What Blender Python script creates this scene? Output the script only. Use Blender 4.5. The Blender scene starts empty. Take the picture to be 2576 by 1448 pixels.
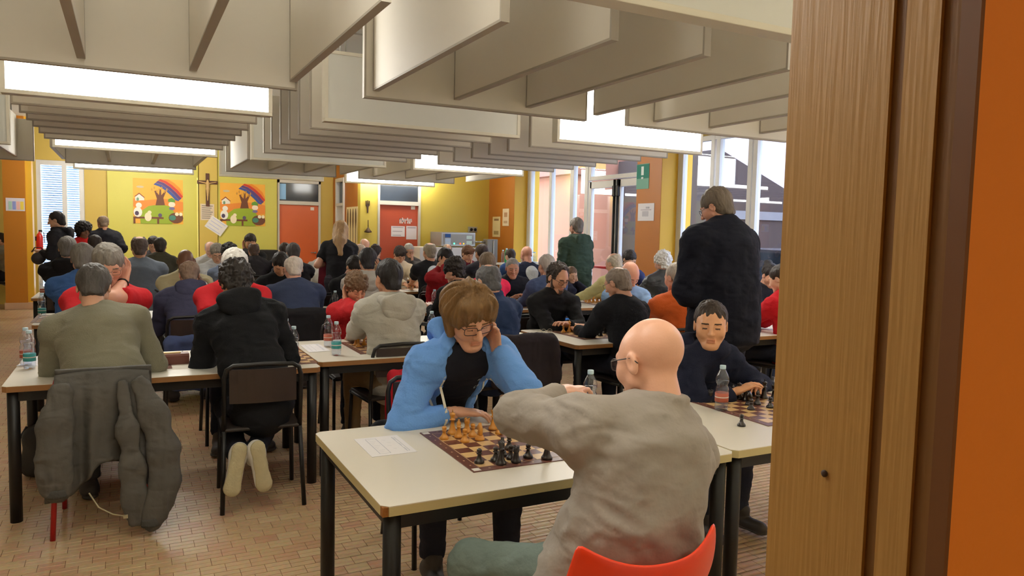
import bpy, bmesh, math, random
import numpy as np
from mathutils import Vector, Matrix
from mathutils.bvhtree import BVHTree

random.seed(7)
SC = bpy.context.scene
COL = SC.collection

# ------------------------------------------------------------------ camera
F, PITCH, ROLL, YAW, CAMH = 1866.0, 0.0736, 0.0221, 0.4793, 1.55


def _cam_matrix():
    cr, sr = math.cos(ROLL), math.sin(ROLL)
    cp, sp = math.cos(PITCH), math.sin(PITCH)
    rr = np.array([[cr, sr, 0], [-sr, cr, 0], [0, 0, 1]])
    b = np.array([[1, 0, 0], [0, -sp, cp], [0, -cp, -sp]])
    c, s = math.cos(-YAW), math.sin(-YAW)
    w = np.array([[c, -s, 0], [s, c, 0], [0, 0, 1]])
    return w @ b @ rr


CM = _cam_matrix()
cam_data = bpy.data.cameras.new('camera')
cam_data.sensor_width = 36.0
cam_data.sensor_fit = 'HORIZONTAL'
cam_data.lens = F * 36.0 / 2576.0
cam_data.clip_start = 0.02
cam_data.clip_end = 200
cam = bpy.data.objects.new('camera', cam_data)
COL.objects.link(cam)
_m = Matrix.Identity(4)
for i in range(3):
    _m[i][0], _m[i][1], _m[i][2] = CM[i, 0], -CM[i, 1], -CM[i, 2]
_m[2][3] = CAMH
cam.matrix_world = _m
SC.camera = cam


def ray(px, py):
    return CM @ np.array([(px - 1288) / F, (py - 724) / F, 1.0])


def atz(px, py, z):
    d = ray(px, py)
    return np.array([0, 0, CAMH]) + d * ((z - CAMH) / d[2])


def aty(px, py, y):
    d = ray(px, py)
    return np.array([0, 0, CAMH]) + d * (y / d[1])


def atx(px, py, x):
    d = ray(px, py)
    return np.array([0, 0, CAMH]) + d * (x / d[0])


# ------------------------------------------------------------------ world, exposure
world = bpy.data.worlds.new('overcast_sky')
SC.world = world
world.use_nodes = True
_bg = world.node_tree.nodes['Background']
_bg.inputs[0].default_value = (0.72, 0.85, 1.0, 1)
_bg.inputs[1].default_value = 5.5
SC.view_settings.view_transform = 'Standard'
SC.view_settings.look = 'None'
SC.view_settings.gamma = 1.0
SC.view_settings.use_curve_mapping = False
SC.view_settings.exposure = 0.42
LAMP = 13.0            # emission of a lit ceiling panel
SC.cycles.use_denoising = True
SC.cycles.use_adaptive_sampling = True
SC.cycles.adaptive_threshold = 0.1
SC.cycles.max_bounces = 7
SC.cycles.diffuse_bounces = 4
SC.cycles.glossy_bounces = 2
SC.cycles.transmission_bounces = 4
SC.cycles.transparent_max_bounces = 20
SC.cycles.caustics_reflective = False
SC.cycles.caustics_refractive = False
SC.cycles.sample_clamp_indirect = 6.0


# ------------------------------------------------------------------ materials
def lin(c):
    out = []
    for v in c[:3]:
        v = v / 255.0
        out.append(v / 12.92 if v <= 0.04045 else ((v + 0.055) / 1.055) ** 2.4)
    return (out[0], out[1], out[2], 1.0)


MATS = {}


def mat(name, rgb, rough=0.6, var=0.12, scale=6.0, bump=0.0, bscale=60.0, metal=0.0, stretch=None,
        spec=0.5, coat=0.0, sheen=0.0, detail=3.0):
    """Procedural surface: noise-varied base colour, noise relief."""
    key = name
    if key in MATS:
        return MATS[key]
    m = bpy.data.materials.new(name)
    m.use_nodes = True
    nt = m.node_tree
    b = nt.nodes['Principled BSDF']
    base = lin(rgb)
    tc = nt.nodes.new('ShaderNodeTexCoord')
    mp = nt.nodes.new('ShaderNodeMapping')
    if stretch:
        mp.inputs['Scale'].default_value = stretch
    nt.links.new(tc.outputs['Object'], mp.inputs['Vector'])
    nz = nt.nodes.new('ShaderNodeTexNoise')
    nz.inputs['Scale'].default_value = scale
    nz.inputs['Detail'].default_value = detail
    nt.links.new(mp.outputs[0], nz.inputs['Vector'])
    mx = nt.nodes.new('ShaderNodeMix')
    mx.data_type = 'RGBA'
    lo = tuple(max(0.0, v * (1 - var)) for v in base[:3]) + (1,)
    hi = tuple(min(1.0, v * (1 + var)) for v in base[:3]) + (1,)
    mx.inputs[6].default_value = lo
    mx.inputs[7].default_value = hi
    nt.links.new(nz.outputs['Fac'], mx.inputs[0])
    nt.links.new(mx.outputs[2], b.inputs['Base Color'])
    b.inputs['Roughness'].default_value = rough
    b.inputs['Metallic'].default_value = metal
    b.inputs['Specular IOR Level'].default_value = spec
    if coat:
        b.inputs['Coat Weight'].default_value = coat
        b.inputs['Coat Roughness'].default_value = 0.15
    if sheen:
        b.inputs['Sheen Weight'].default_value = sheen
    if bump:
        n2 = nt.nodes.new('ShaderNodeTexNoise')
        n2.inputs['Scale'].default_value = bscale
        n2.inputs['Detail'].default_value = 2.0
        nt.links.new(mp.outputs[0], n2.inputs['Vector'])
        bp = nt.nodes.new('ShaderNodeBump')
        bp.inputs['Strength'].default_value = bump
        bp.inputs['Distance'].default_value = 0.01
        nt.links.new(n2.outputs['Fac'], bp.inputs['Height'])
        nt.links.new(bp.outputs[0], b.inputs['Normal'])
    MATS[key] = m
    return m


def emit(name, rgb, strength):
    if name in MATS:
        return MATS[name]
    m = bpy.data.materials.new(name)
    m.use_nodes = True
    nt = m.node_tree
    nt.nodes.remove(nt.nodes['Principled BSDF'])
    e = nt.nodes.new('ShaderNodeEmission')
    e.inputs[0].default_value = lin(rgb)
    e.inputs[1].default_value = strength
    nt.links.new(e.outputs[0], nt.nodes['Material Output'].inputs[0])
    MATS[name] = m
    return m


def clear(name, rgb=(255, 255, 255), gloss=0.08, rough=0.02, edge=True, ior=1.45):
    """Thin clear glass or plastic: see-through with a fresnel reflection."""
    if name in MATS:
        return MATS[name]
    m = bpy.data.materials.new(name)
    m.use_nodes = True
    nt = m.node_tree
    nt.nodes.remove(nt.nodes['Principled BSDF'])
    t = nt.nodes.new('ShaderNodeBsdfTransparent')
    t.inputs[0].default_value = lin(rgb)
    g = nt.nodes.new('ShaderNodeBsdfGlossy')
    g.inputs['Roughness'].default_value = rough
    g.inputs[0].default_value = (0.95, 0.97, 1, 1)
    mx = nt.nodes.new('ShaderNodeMixShader')
    if edge:
        lw = nt.nodes.new('ShaderNodeLayerWeight')
        lw.inputs[0].default_value = .5
        pw = nt.nodes.new('ShaderNodeMath')
        pw.operation = 'POWER'
        pw.inputs[1].default_value = 4.0
        nt.links.new(lw.outputs['Facing'], pw.inputs[0])
        ad = nt.nodes.new('ShaderNodeMath')
        ad.operation = 'ADD'
        ad.inputs[1].default_value = gloss
        ad.use_clamp = True
        nt.links.new(pw.outputs[0], ad.inputs[0])
        nt.links.new(ad.outputs[0], mx.inputs[0])
    else:
        mx.inputs[0].default_value = gloss
    nt.links.new(t.outputs[0], mx.inputs[1])
    nt.links.new(g.outputs[0], mx.inputs[2])
    nt.links.new(mx.outputs[0], nt.nodes['Material Output'].inputs[0])
    MATS[name] = m
    return m


# ------------------------------------------------------------------ object helpers
def tag(o, label=None, cat=None, group=None, kind=None):
    if label:
        o['label'] = label
    if cat:
        o['category'] = cat
    if group:
        o['group'] = group
    if kind:
        o['kind'] = kind
    return o


def empty(name, loc=(0, 0, 0), rz=0.0):
    o = bpy.data.objects.new(name, None)
    COL.objects.link(o)
    o.location = tuple(float(v) for v in loc)
    o.rotation_euler = (0, 0, rz)
    o.empty_display_size = 0.1
    return o


def link(name, me, m=None, parent=None, loc=None, rz=None):
    o = bpy.data.objects.new(name, me)
    COL.objects.link(o)
    if m is not None:
        if len(me.materials):
            me.materials.clear()
        for q in (m if isinstance(m, (list, tuple)) else [m]):
            me.materials.append(q)
    if parent is not None:
        o.parent = parent
    if loc is not None:
        o.location = tuple(float(v) for v in loc)
    if rz is not None:
        o.rotation_euler = (0, 0, rz)
    return o


class MB:
    """Collects simple shapes into one mesh."""

    def __init__(self):
        self.bm = bmesh.new()
        self.mi = 0

    def _mark(self, faces):
        for f in faces:
            f.material_index = self.mi

    def box(self, x0, x1, y0, y1, z0, z1, bev=0.0, M=None):
        r = bmesh.ops.create_cube(self.bm, size=1.0)
        vs = r['verts']
        for v in vs:
            v.co = Vector((x0 + (v.co.x + .5) * (x1 - x0), y0 + (v.co.y + .5) * (y1 - y0), z0 + (v.co.z + .5) * (z1 - z0)))
        if bev:
            es = list({e for v in vs for e in v.link_edges})
            r2 = bmesh.ops.bevel(self.bm, geom=es, offset=bev, segments=2, affect='EDGES', profile=0.5)
            vs = list({v for f in r2['faces'] for v in f.verts} | {v for v in vs if v.is_valid})
        if M is not None:
            bmesh.ops.transform(self.bm, matrix=M, verts=[v for v in vs if v.is_valid])
        self._mark({f for v in vs if v.is_valid for f in v.link_faces})
        return self

    def tube(self, pts, r, n=8, cap=True, close=False):
        pts = [Vector(p) for p in pts]
        rs = r if isinstance(r, (list, tuple)) else [r] * len(pts)
        rings = []
        N = len(pts)
        up = None
        for i, p in enumerate(pts):
            a = pts[(i - 1) % N] if (i > 0 or close) else p
            b = pts[(i + 1) % N] if (i < N - 1 or close) else p
            t = (b - a)
            if t.length < 1e-9:
                t = Vector((0, 0, 1))
            t.normalize()
            if up is None:
                up = Vector((0, 0, 1)) if abs(t.z) < .9 else Vector((1, 0, 0))
            s = t.cross(up)
            if s.length < 1e-6:
                s = t.cross(Vector((1, 0, 0)))
            s.normalize()
            up = s.cross(t).normalized()
            rings.append([self.bm.verts.new(p + (s * math.cos(2 * math.pi * k / n) + up * math.sin(2 * math.pi * k / n)) * rs[i]) for k in range(n)])
        fs = []
        for i in range(N if close else N - 1):
            A, B = rings[i], rings[(i + 1) % N]
            for k in range(n):
                fs.append(self.bm.faces.new((A[k], A[(k + 1) % n], B[(k + 1) % n], B[k])))
        for f in fs:
            f.smooth = True
        if cap and not close:
            fs.append(self.bm.faces.new(list(reversed(rings[0]))))
            fs.append(self.bm.faces.new(rings[-1]))
        self._mark(fs)
        return self

    def lathe(self, prof, n=16, c=(0, 0, 0), smooth=True, sx=1.0, sy=1.0):
        rings = []
        for r, z in prof:
            if r < 1e-6:
                rings.append([self.bm.verts.new((c[0], c[1], c[2] + z))])
            else:
                rings.append([self.bm.verts.new((c[0] + sx * r * math.cos(2 * math.pi * k / n), c[1] + sy * r * math.sin(2 * math.pi * k / n), c[2] + z)) for k in range(n)])
        fs = []
        for A, B in zip(rings[:-1], rings[1:]):
            for k in range(n):
                k2 = (k + 1) % n
                if len(A) == 1 and len(B) == 1:
                    continue
                if len(A) == 1:
                    fs.append(self.bm.faces.new((A[0], B[k2], B[k])))
                elif len(B) == 1:
                    fs.append(self.bm.faces.new((A[k], A[k2], B[0])))
                else:
                    fs.append(self.bm.faces.new((A[k], A[k2], B[k2], B[k])))
        for f in fs:
            f.smooth = smooth
        if len(rings[0]) > 1:
            fs.append(self.bm.faces.new(list(reversed(rings[0]))))
        if len(rings[-1]) > 1:
            fs.append(self.bm.faces.new(rings[-1]))
        self._mark(fs)
        return self

    def prism(self, poly, axis, a, b):
        """Extrude a 2D outline (list of pairs) between a and b along an axis."""
        def P(u, v, w):
            return {'x': (w, u, v), 'y': (u, w, v), 'z': (u, v, w)}[axis]
        A = [self.bm.verts.new(P(u, v, a)) for u, v in poly]
        B = [self.bm.verts.new(P(u, v, b)) for u, v in poly]
        n = len(poly)
        fs = [self.bm.faces.new((A[i], A[(i + 1) % n], B[(i + 1) % n], B[i])) for i in range(n)]
        fs.append(self.bm.faces.new(list(reversed(A))))
        fs.append(self.bm.faces.new(B))
        self._mark(fs)
        return self

    def mesh(self, name):
        bmesh.ops.recalc_face_normals(self.bm, faces=self.bm.faces)
        me = bpy.data.meshes.new(name)
        self.bm.to_mesh(me)
        self.bm.free()
        return me

    def build(self, name, m, parent=None, loc=None, rz=None):
        return link(name, self.mesh(name), m, parent, loc, rz)


def copy_tree(o, parent=None):
    c = o.copy()
    COL.objects.link(c)
    c.parent = parent
    for ch in o.children:
        copy_tree(ch, c)
    return c


def npmesh(name, V, Q, smooth=True):
    me = bpy.data.meshes.new(name)
    V = np.asarray(V, dtype=np.float32)
    Q = np.asarray(Q, dtype=np.int32)
    k = Q.shape[1]
    me.vertices.add(len(V))
    me.vertices.foreach_set('co', V.ravel())
    me.loops.add(len(Q) * k)
    me.loops.foreach_set('vertex_index', Q.ravel())
    me.polygons.add(len(Q))
    me.polygons.foreach_set('loop_start', np.arange(0, len(Q) * k, k, dtype=np.int32))
    me.polygons.foreach_set('loop_total', np.full(len(Q), k, dtype=np.int32))
    if smooth:
        me.polygons.foreach_set('use_smooth', np.ones(len(Q), dtype=bool))
    me.update(calc_edges=True)
    return me


# ------------------------------------------------------------------ implicit surfaces (bodies, hair, clothes)
def vnoise(P, scale, seed=0):
    """Lattice noise in -1..1 for an (N,3) array."""
    p = np.asarray(P, dtype=np.float64) * scale + seed * 17.31 + 1000.0
    i = np.floor(p).astype(np.int64)
    f = p - i
    f = f * f * (3 - 2 * f)

    def h(x, y, z):
        n = (x * 374761393 + y * 668265263 + z * 2147483647 + seed * 1274126177) & 0xffffffff
        n = ((n ^ (n >> 13)) * 1274126177) & 0xffffffff
        return ((n ^ (n >> 16)) & 0xffff) / 32767.5 - 1.0
    x, y, z = i[:, 0], i[:, 1], i[:, 2]
    fx, fy, fz = f[:, 0], f[:, 1], f[:, 2]
    r = 0
    for dx in (0, 1):
        for dy in (0, 1):
            for dz in (0, 1):
                w = (fx if dx else 1 - fx) * (fy if dy else 1 - fy) * (fz if dz else 1 - fz)
                r = r + w * h(x + dx, y + dy, z + dz)
    return r


class Field:
    def __init__(self, lo, hi, h):
        self.lo = np.array(lo, float)
        self.h = h
        self.n = np.ceil((np.array(hi, float) - self.lo) / h).astype(int) + 1
        self.D = np.full(tuple(self.n), 1.0, dtype=np.float32)

    def _sub(self, lo, hi):
        a = np.clip(np.floor((np.asarray(lo) - self.lo) / self.h).astype(int), 0, self.n - 1)
        b = np.clip(np.ceil((np.asarray(hi) - self.lo) / self.h).astype(int) + 1, 1, self.n)
        if np.any(b <= a):
            return None, None
        sl = tuple(slice(a[i], b[i]) for i in range(3))
        ax = [(self.lo[i] + self.h * np.arange(a[i], b[i])).astype(np.float32) for i in range(3)]
        return sl, (ax[0][:, None, None], ax[1][None, :, None], ax[2][None, None, :])

    def _put(self, sl, d, k, op):
        g = self.D[sl]
        if op == 'add':
            if k > 0:
                h = np.maximum(k - np.abs(g - d), 0) / k
                self.D[sl] = np.minimum(g, d) - h * h * k * 0.25
            else:
                self.D[sl] = np.minimum(g, d)
        else:
            d = -d
            if k > 0:
                h = np.maximum(k - np.abs(g - d), 0) / k
                self.D[sl] = np.maximum(g, d) + h * h * k * 0.25
            else:
                self.D[sl] = np.maximum(g, d)

    def cone(self, a, b, ra, rb, k=0.03, op='add', frame=None, flat=False):
        """Rounded cone a->b. frame=(R 3x3 rows = axes, S scales) squashes the section."""
        a = np.array(a, float)
        b = np.array(b, float)
        m = max(ra, rb) * (max(frame[1]) if frame else 1.0) + k + 2 * self.h
        sl, G = self._sub(np.minimum(a, b) - m, np.maximum(a, b) + m)
        if sl is None:
            return self
        X, Y, Z = G[0] - a[0], G[1] - a[1], G[2] - a[2]
        ba = b - a
        if frame:
            R, S = np.array(frame[0], float), np.array(frame[1], float)
            X, Y, Z = [(X * R[i, 0] + Y * R[i, 1] + Z * R[i, 2]) / S[i] for i in range(3)]
            ba = (R @ ba) / S
        L2 = float(ba @ ba) + 1e-12
        t0 = (X * ba[0] + Y * ba[1] + Z * ba[2]) / L2
        t = np.clip(t0, 0, 1)
        d = np.sqrt((X - t * ba[0]) ** 2 + (Y - t * ba[1]) ** 2 + (Z - t * ba[2]) ** 2) - (ra + (rb - ra) * t)
        if flat:
            d = np.maximum(d, (t0 - 1) * math.sqrt(L2))
        if frame:
            d = d * min(frame[1])
        self._put(sl, d.astype(np.float32), k, op)
        return self

    def ell(self, c, r, k=0.02, op='add', R=None):
        c = np.array(c, float)
        r = np.array(r, float)
        m = max(r) + k + 2 * self.h
        sl, G = self._sub(c - m, c + m)
        if sl is None:
            return self
        X, Y, Z = G[0] - c[0], G[1] - c[1], G[2] - c[2]
        if R is not None:
            R = np.array(R, float)
            X, Y, Z = [X * R[i, 0] + Y * R[i, 1] + Z * R[i, 2] for i in range(3)]
        k0 = np.sqrt((X / r[0]) ** 2 + (Y / r[1]) ** 2 + (Z / r[2]) ** 2) + 1e-9
        k1 = np.sqrt((X / r[0] ** 2) ** 2 + (Y / r[1] ** 2) ** 2 + (Z / r[2] ** 2) ** 2) + 1e-9
        d = k0 * (k0 - 1) / k1
        self._put(sl, d.astype(np.float32), k, op)
        return self

    def torus(self, c, nrm, R, r, k=0.01, op='add'):
        c = np.array(c, float)
        n = np.array(nrm, float)
        n /= np.linalg.norm(n)
        m = R + r + k + 2 * self.h
        sl, G = self._sub(c - m, c + m)
        if sl is None:
            return self
        X, Y, Z = G[0] - c[0], G[1] - c[1], G[2] - c[2]
        q = X * n[0] + Y * n[1] + Z * n[2]
        rad = np.sqrt(np.maximum(X * X + Y * Y + Z * Z - q * q, 0))
        d = np.sqrt((rad - R) ** 2 + q * q) - r
        self._put(sl, d.astype(np.float32), k, op)
        return self

    def plane(self, p, nrm, k=0.01):
        """Cut away the side the normal points to."""
        n = np.array(nrm, float)
        n /= np.linalg.norm(n)
        sl, G = self._sub(self.lo, self.lo + self.n * self.h)
        d = (G[0] - p[0]) * n[0] + (G[1] - p[1]) * n[1] + (G[2] - p[2]) * n[2]
        self._put(sl, -d.astype(np.float32), k, 'sub')
        return self

    def mesh(self):
        D = self.D
        D[0], D[-1] = 1, 1
        D[:, 0], D[:, -1] = 1, 1
        D[:, :, 0], D[:, :, -1] = 1, 1
        ins = D < 0
        c = ins.astype(np.int8)
        s = (c[:-1, :-1, :-1] + c[1:, :-1, :-1] + c[:-1, 1:, :-1] + c[1:, 1:, :-1]
             + c[:-1, :-1, 1:] + c[1:, :-1, 1:] + c[:-1, 1:, 1:] + c[1:, 1:, 1:])
        I, J, K = np.nonzero((s > 0) & (s < 8))
        ids = np.full(s.shape, -1, dtype=np.int32)
        ids[I, J, K] = np.arange(len(I))
        cor = [(a, b, e) for a in (0, 1) for b in (0, 1) for e in (0, 1)]
        val = {q: D[I + q[0], J + q[1], K + q[2]] for q in cor}
        acc = np.zeros((len(I), 3))
        cnt = np.zeros(len(I))
        for q in cor:
            for ax in range(3):
                if q[ax] == 0:
                    q2 = list(q)
                    q2[ax] = 1
                    q2 = tuple(q2)
                    va, vb = val[q], val[q2]
                    cr = (va < 0) != (vb < 0)
                    t = np.where(cr, va / np.where(cr, va - vb, 1), 0)
                    pos = np.array(q, float)[None, :].repeat(len(I), 0)
                    pos[:, ax] = t
                    acc += pos * cr[:, None]
                    cnt += cr
        V = acc / np.maximum(cnt, 1)[:, None] + np.stack([I, J, K], 1)
        V = self.lo + V * self.h
        quads = []
        for ax in range(3):
            o1, o2 = [(1, 2), (2, 0), (0, 1)][ax]
            A = np.take(ins, range(0, ins.shape[ax] - 1), ax)
            B = np.take(ins, range(1, ins.shape[ax]), ax)
            idx = np.stack(np.nonzero(A != B), 1)
            ok = (idx[:, o1] > 0) & (idx[:, o2] > 0)
            idx = idx[ok]
            fl = A[idx[:, 0], idx[:, 1], idx[:, 2]]

            def cell(d1, d2):
                q = idx.copy()
                q[:, o1] -= d1
                q[:, o2] -= d2
                return ids[q[:, 0], q[:, 1], q[:, 2]]
            a, b, cc, d = cell(1, 1), cell(0, 1), cell(0, 0), cell(1, 0)
            f = np.where(fl[:, None], np.stack([a, b, cc, d], 1), np.stack([a, d, cc, b], 1))
            quads.append(f)
        return V, np.concatenate(quads)


def relax(V, Q, it=1, w=0.5):
    """Light Laplacian smoothing of a quad mesh."""
    for _ in range(it):
        acc = np.zeros_like(V)
        cnt = np.zeros(len(V))
        for a, b in ((0, 1), (1, 2), (2, 3), (3, 0)):
            np.add.at(acc, Q[:, a], V[Q[:, b]])
            np.add.at(cnt, Q[:, a], 1)
        V = V * (1 - w) + w * acc / np.maximum(cnt, 1)[:, None]
    return V


def vnormals(V, Q):
    n = np.cross(V[Q[:, 2]] - V[Q[:, 0]], V[Q[:, 3]] - V[Q[:, 1]])
    N = np.zeros_like(V)
    for i in range(4):
        np.add.at(N, Q[:, i], n)
    return N / (np.linalg.norm(N, axis=1)[:, None] + 1e-12)


# ---- head, hair, hand templates (metres; head origin at the middle of the skull, face to +y)
def head_template(h, child=False):
    f = Field((-.115, -.14, -.17), (.115, .15, .14), h)
    f.ell((0, -.018, .030), (.074, .094, .084), 0)
    f.ell((0, .030, .005), (.066, .062, .072), .03)
    f.cone((0, .028, -.030), (0, .058, -.088), .058, .034, .03)
    f.ell((0, .072, -.106), (.022, .019, .018), .025)
    for s in (-1, 1):
        f.ell((s * .043, .052, -.034), (.026, .030, .030), .025)
        f.cone((s * .052, .012, -.060), (s * .022, .062, -.104), .018, .016, .025)
    f.cone((-.036, .083 - .004 * child, .016), (.036, .083 - .004 * child, .016), .011, .011, .018)
    for s in (-1, 1):
        f.ell((s * .031, .101 if child else .099, -.003), (.019, .013, .013), .014, 'sub')
        f.ell((s * .031, .0765, -.004), (.0165, .0135, .0115), .004)
    if child:
        f.cone((0, .094, .000), (0, .106, -.034), .007, .011, .012)
        for s in (-1, 1):
            f.ell((s * .010, .098, -.037), (.008, .009, .007), .008)
    else:
        f.cone((0, .094, .006), (0, .115, -.034), .008, .0125, .012)
        for s in (-1, 1):
            f.ell((s * .012, .102, -.038), (.009, .010, .008), .008)
    f.ell((0, .090, -.066), (.024, .010, .0065), .008)
    f.ell((0, .088, -.077), (.021, .010, .0075), .008)
    f.ell((0, .103, -.0715), (.024, .011, .0022), .003, 'sub')
    f.ell((0, .096, -.089), (.018, .007, .005), .008, 'sub')
    for s in (-1, 1):
        R = [[1, 0, 0], [0, math.cos(.25), -math.sin(.25)], [0, math.sin(.25), math.cos(.25)]]
        f.ell((s * .078, -.010, -.012), (.009, .021, .032), .006, R=R)
        f.ell((s * .088, -.006, -.010), (.007, .011, .019), .004, 'sub', R=R)
    f.cone((0, -.022, -.050), (0, -.040, -.165), .054, .056, .02)
    V, Q = f.mesh()
    V = relax(V, Q, 3 if child else 1, .4)
    if child:
        V = V * np.array([.93, .93, .90])
    return V, Q


def hair_template(style, h, seed=1):
    f = Field((-.17, -.20, -.48 if style == 'long' else -.20), (.17, .17, .20), h)
    amp, sc = .004, 60
    if style in ('short', 'crew', 'fringe', 'balding', 'neat', 'side', 'receding'):
        t = {'short': .013, 'crew': .007, 'fringe': .010, 'balding': .010, 'neat': .016, 'side': .018, 'receding': .016}[style]
        f.ell((0, -.020, .032), (.075 + t, .094 + t, .084 + t), 0)
        f.cone((0, -.045, .0), (0, -.060, -.062), .066, .050 + t * .5, .03)
        fz = {'short': .040, 'crew': .046, 'fringe': .02, 'balding': .05, 'neat': .044, 'side': .036, 'receding': .066}[style]
        f.ell((0, .135, fz - .095), (.105, .088, .10), .012, 'sub')
        for s in (-1, 1):
            f.ell((s * .092, .030, -.060), (.05, .062, .058), .012, 'sub')
            f.ell((s * .095, -.006, -.020), (.030, .030, .036), .010, 'sub')
        f.plane((0, 0, -.078), (0, .25, -1), .015)
        if style == 'fringe':
            f.ell((0, .020, .105), (.086, .120, .082), .012, 'sub')
            f.ell((0, .075, .03), (.10, .065, .10), .012, 'sub')
        if style == 'balding':
            f.ell((0, .050, .115), (.060, .085, .045), .02, 'sub')
            f.ell((0, -.075, .110), (.045, .045, .030), .02, 'sub')
        if style == 'side':
            f.cone((-.05, .055, .098), (.055, .075, .078), .024, .022, .03)
            amp = .006
        if style == 'receding':
            amp, sc = .009, 45
            f.ell((0, .118, .062), (.125, .080, .115), .012, 'sub')
    elif style == 'curly':
        f.ell((0, -.022, .042), (.100, .118, .106), 0)
        f.cone((0, -.045, .0), (0, -.060, -.055), .078, .060, .03)
        f.ell((0, .150, -.055), (.105, .088, .105), .012, 'sub')
        for s in (-1, 1):
            f.ell((s * .098, .035, -.065), (.05, .062, .060), .012, 'sub')
        f.plane((0, 0, -.070), (0, .3, -1), .015)
        amp, sc = .013, 42
    elif style == 'afro':
        f.ell((0, -.025, .045), (.135, .140, .130), 0)
        f.cone((0, -.05, .0), (0, -.06, -.07), .11, .09, .03)
        f.ell((0, .165, -.045), (.10, .095, .105), .012, 'sub')
        f.plane((0, 0, -.10), (0, .2, -1), .02)
        amp, sc = .016, 38
    elif style == 'mop':
        f.ell((0, -.020, .036), (.098, .114, .100), 0)
        f.cone((0, -.045, .0), (0, -.062, -.080), .086, .064, .03)
        for s in (-1, 1):
            f.cone((s * .078, .000, .03), (s * .084, .016, -.052), .032, .016, .03)
            f.cone((s * .045, .070, .085), (s * .068, .060, .010), .030, .014, .03)
        f.cone((-.03, .075, .088), (-.045, .090, .040), .030, .011, .03)
        f.cone((.012, .082, .088), (.000, .097, .046), .030, .011, .03)
        f.ell((0, .150, -.064), (.062, .085, .098), .010, 'sub')
        f.ell((0, .110, -.11), (.11, .10, .09), .012, 'sub')
        f.plane((0, 0, -.115), (0, .35, -1), .02)
        amp, sc = .012, 55
    elif style == 'long':
        f.ell((0, -.020, .036), (.092, .110, .098), 0)
        f.cone((0, -.050, .02), (0, -.085, -.20), .092, .085, .04)
        f.cone((0, -.085, -.20), (.01, -.10, -.40), .080, .045, .05)
        for s in (-1, 1):
            f.cone((s * .078, .0, .03), (s * .085, -.01, -.22), .030, .030, .03)
        f.ell((0, .150, -.065), (.072, .085, .13), .012, 'sub')
        f.ell((0, .115, -.20), (.12, .095, .16), .02, 'sub')
        amp, sc = .005, 45
    elif style == 'bun':
        f.ell((0, -.022, .036), (.086, .106, .096), 0)
        f.ell((0, -.10, .095), (.045, .045, .042), .02)
        f.ell((0, .140, -.055), (.100, .088, .105), .012, 'sub')
        for s in (-1, 1):
            f.ell((s * .095, .02, -.045), (.035, .045, .05), .012, 'sub')
        f.plane((0, 0, -.07), (0, .3, -1), .02)
        amp, sc = .006, 50
    V, Q = f.mesh()
    V = relax(V, Q, 1, .4)
    N = vnormals(V, Q)
    # strands: noise stretched from the crown outwards
    st = V * np.array([1.0, 1.0, .28]) if style in ('mop', 'long', 'short', 'crew', 'neat', 'side', 'bun') else V
    if style == 'mop':      # strands fall from the crown: noise that varies round the head, not along the strand
        ang = np.arctan2(V[:, 0], -(V[:, 1] - .01))
        st = np.stack([np.cos(ang) * .12, np.sin(ang) * .12, V[:, 2] * .10], 1)
    V = V + N * (vnoise(st, sc, seed) * amp + vnoise(st, sc * 2.1, seed + 3) * amp * .6)[:, None]
    return V, Q


def hand_template(h, pose='relax'):
    """Left hand, wrist at the origin, fingers to +y, palm down, thumb on +x."""
    f = Field((-.075, -.05, -.11), (.095, .215, .05), h)
    f.cone((0, -.035, 0), (0, .012, 0), .026, .027, .01, frame=(np.eye(3), (1, 1, .78)))
    f.cone((-.016, .015, 0), (-.022, .080, 0), .026, .022, .015, frame=(np.eye(3), (1, 1, .6)))
    f.cone((.016, .015, 0), (.022, .085, 0), .026, .022, .015, frame=(np.eye(3), (1, 1, .6)))
    curl = {'relax': .38, 'flat': .10, 'fist': 1.05, 'pinch': .6}[pose]
    L = (.040, .026, .022)
    for i, (x, y0, sc, rr) in enumerate(((-.033, .078, .80, .0072), (-.012, .087, .96, .0082), (.011, .090, 1.03, .0085), (.033, .085, .95, .0083))):
        p = np.array((x, y0, .002))
        a = curl * .45
        sp = (x / .033) * .10
        for j in range(3):
            d = np.array((math.sin(sp), math.cos(a) * math.cos(sp), -math.sin(a)))
            q = p + d * L[j] * sc
            f.cone(p, q, rr * (1 - .06 * j), rr * (1 - .06 * (j + 1)), .004)
            p = q
            a += curl
    p = np.array((.026, .022, -.004))
    for d, l, r0 in (((.70, .66, -.28), .040, .0125), ((.38, .90, -.20), .032, .0100), ((.15, .97, -.22), .024, .0088)):
        d = np.array(d)
        q = p + d / np.linalg.norm(d) * l
        f.cone(p, q, r0, r0 * .88, .010 if l > .035 else .004)
        p = q
    V, Q = f.mesh()
    return relax(V, Q, 1, .3), Q


_TPL = {}


def tpl(kind, *a):
    k = (kind,) + a
    if k not in _TPL:
        _TPL[k] = {'head': head_template, 'hair': hair_template, 'hand': hand_template}[kind](*a)
    return _TPL[k]


def basis(yaw, pitch=0.0, roll=0.0):
    """Columns right, forward, up. yaw 0 looks along +Y, positive turns to -X; pitch > 0 looks down."""
    cy, sy = math.cos(yaw), math.sin(yaw)
    fwd = np.array([-sy, cy, 0.0])
    right = np.array([cy, sy, 0.0])
    up = np.array([0, 0, 1.0])
    cp, sp = math.cos(pitch), math.sin(pitch)
    f2 = fwd * cp - up * sp
    u2 = up * cp + fwd * sp
    cr, sr = math.cos(roll), math.sin(roll)
    r3 = right * cr - u2 * sr
    u3 = u2 * cr + right * sr
    return np.stack([r3, f2, u3], 1)


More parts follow.
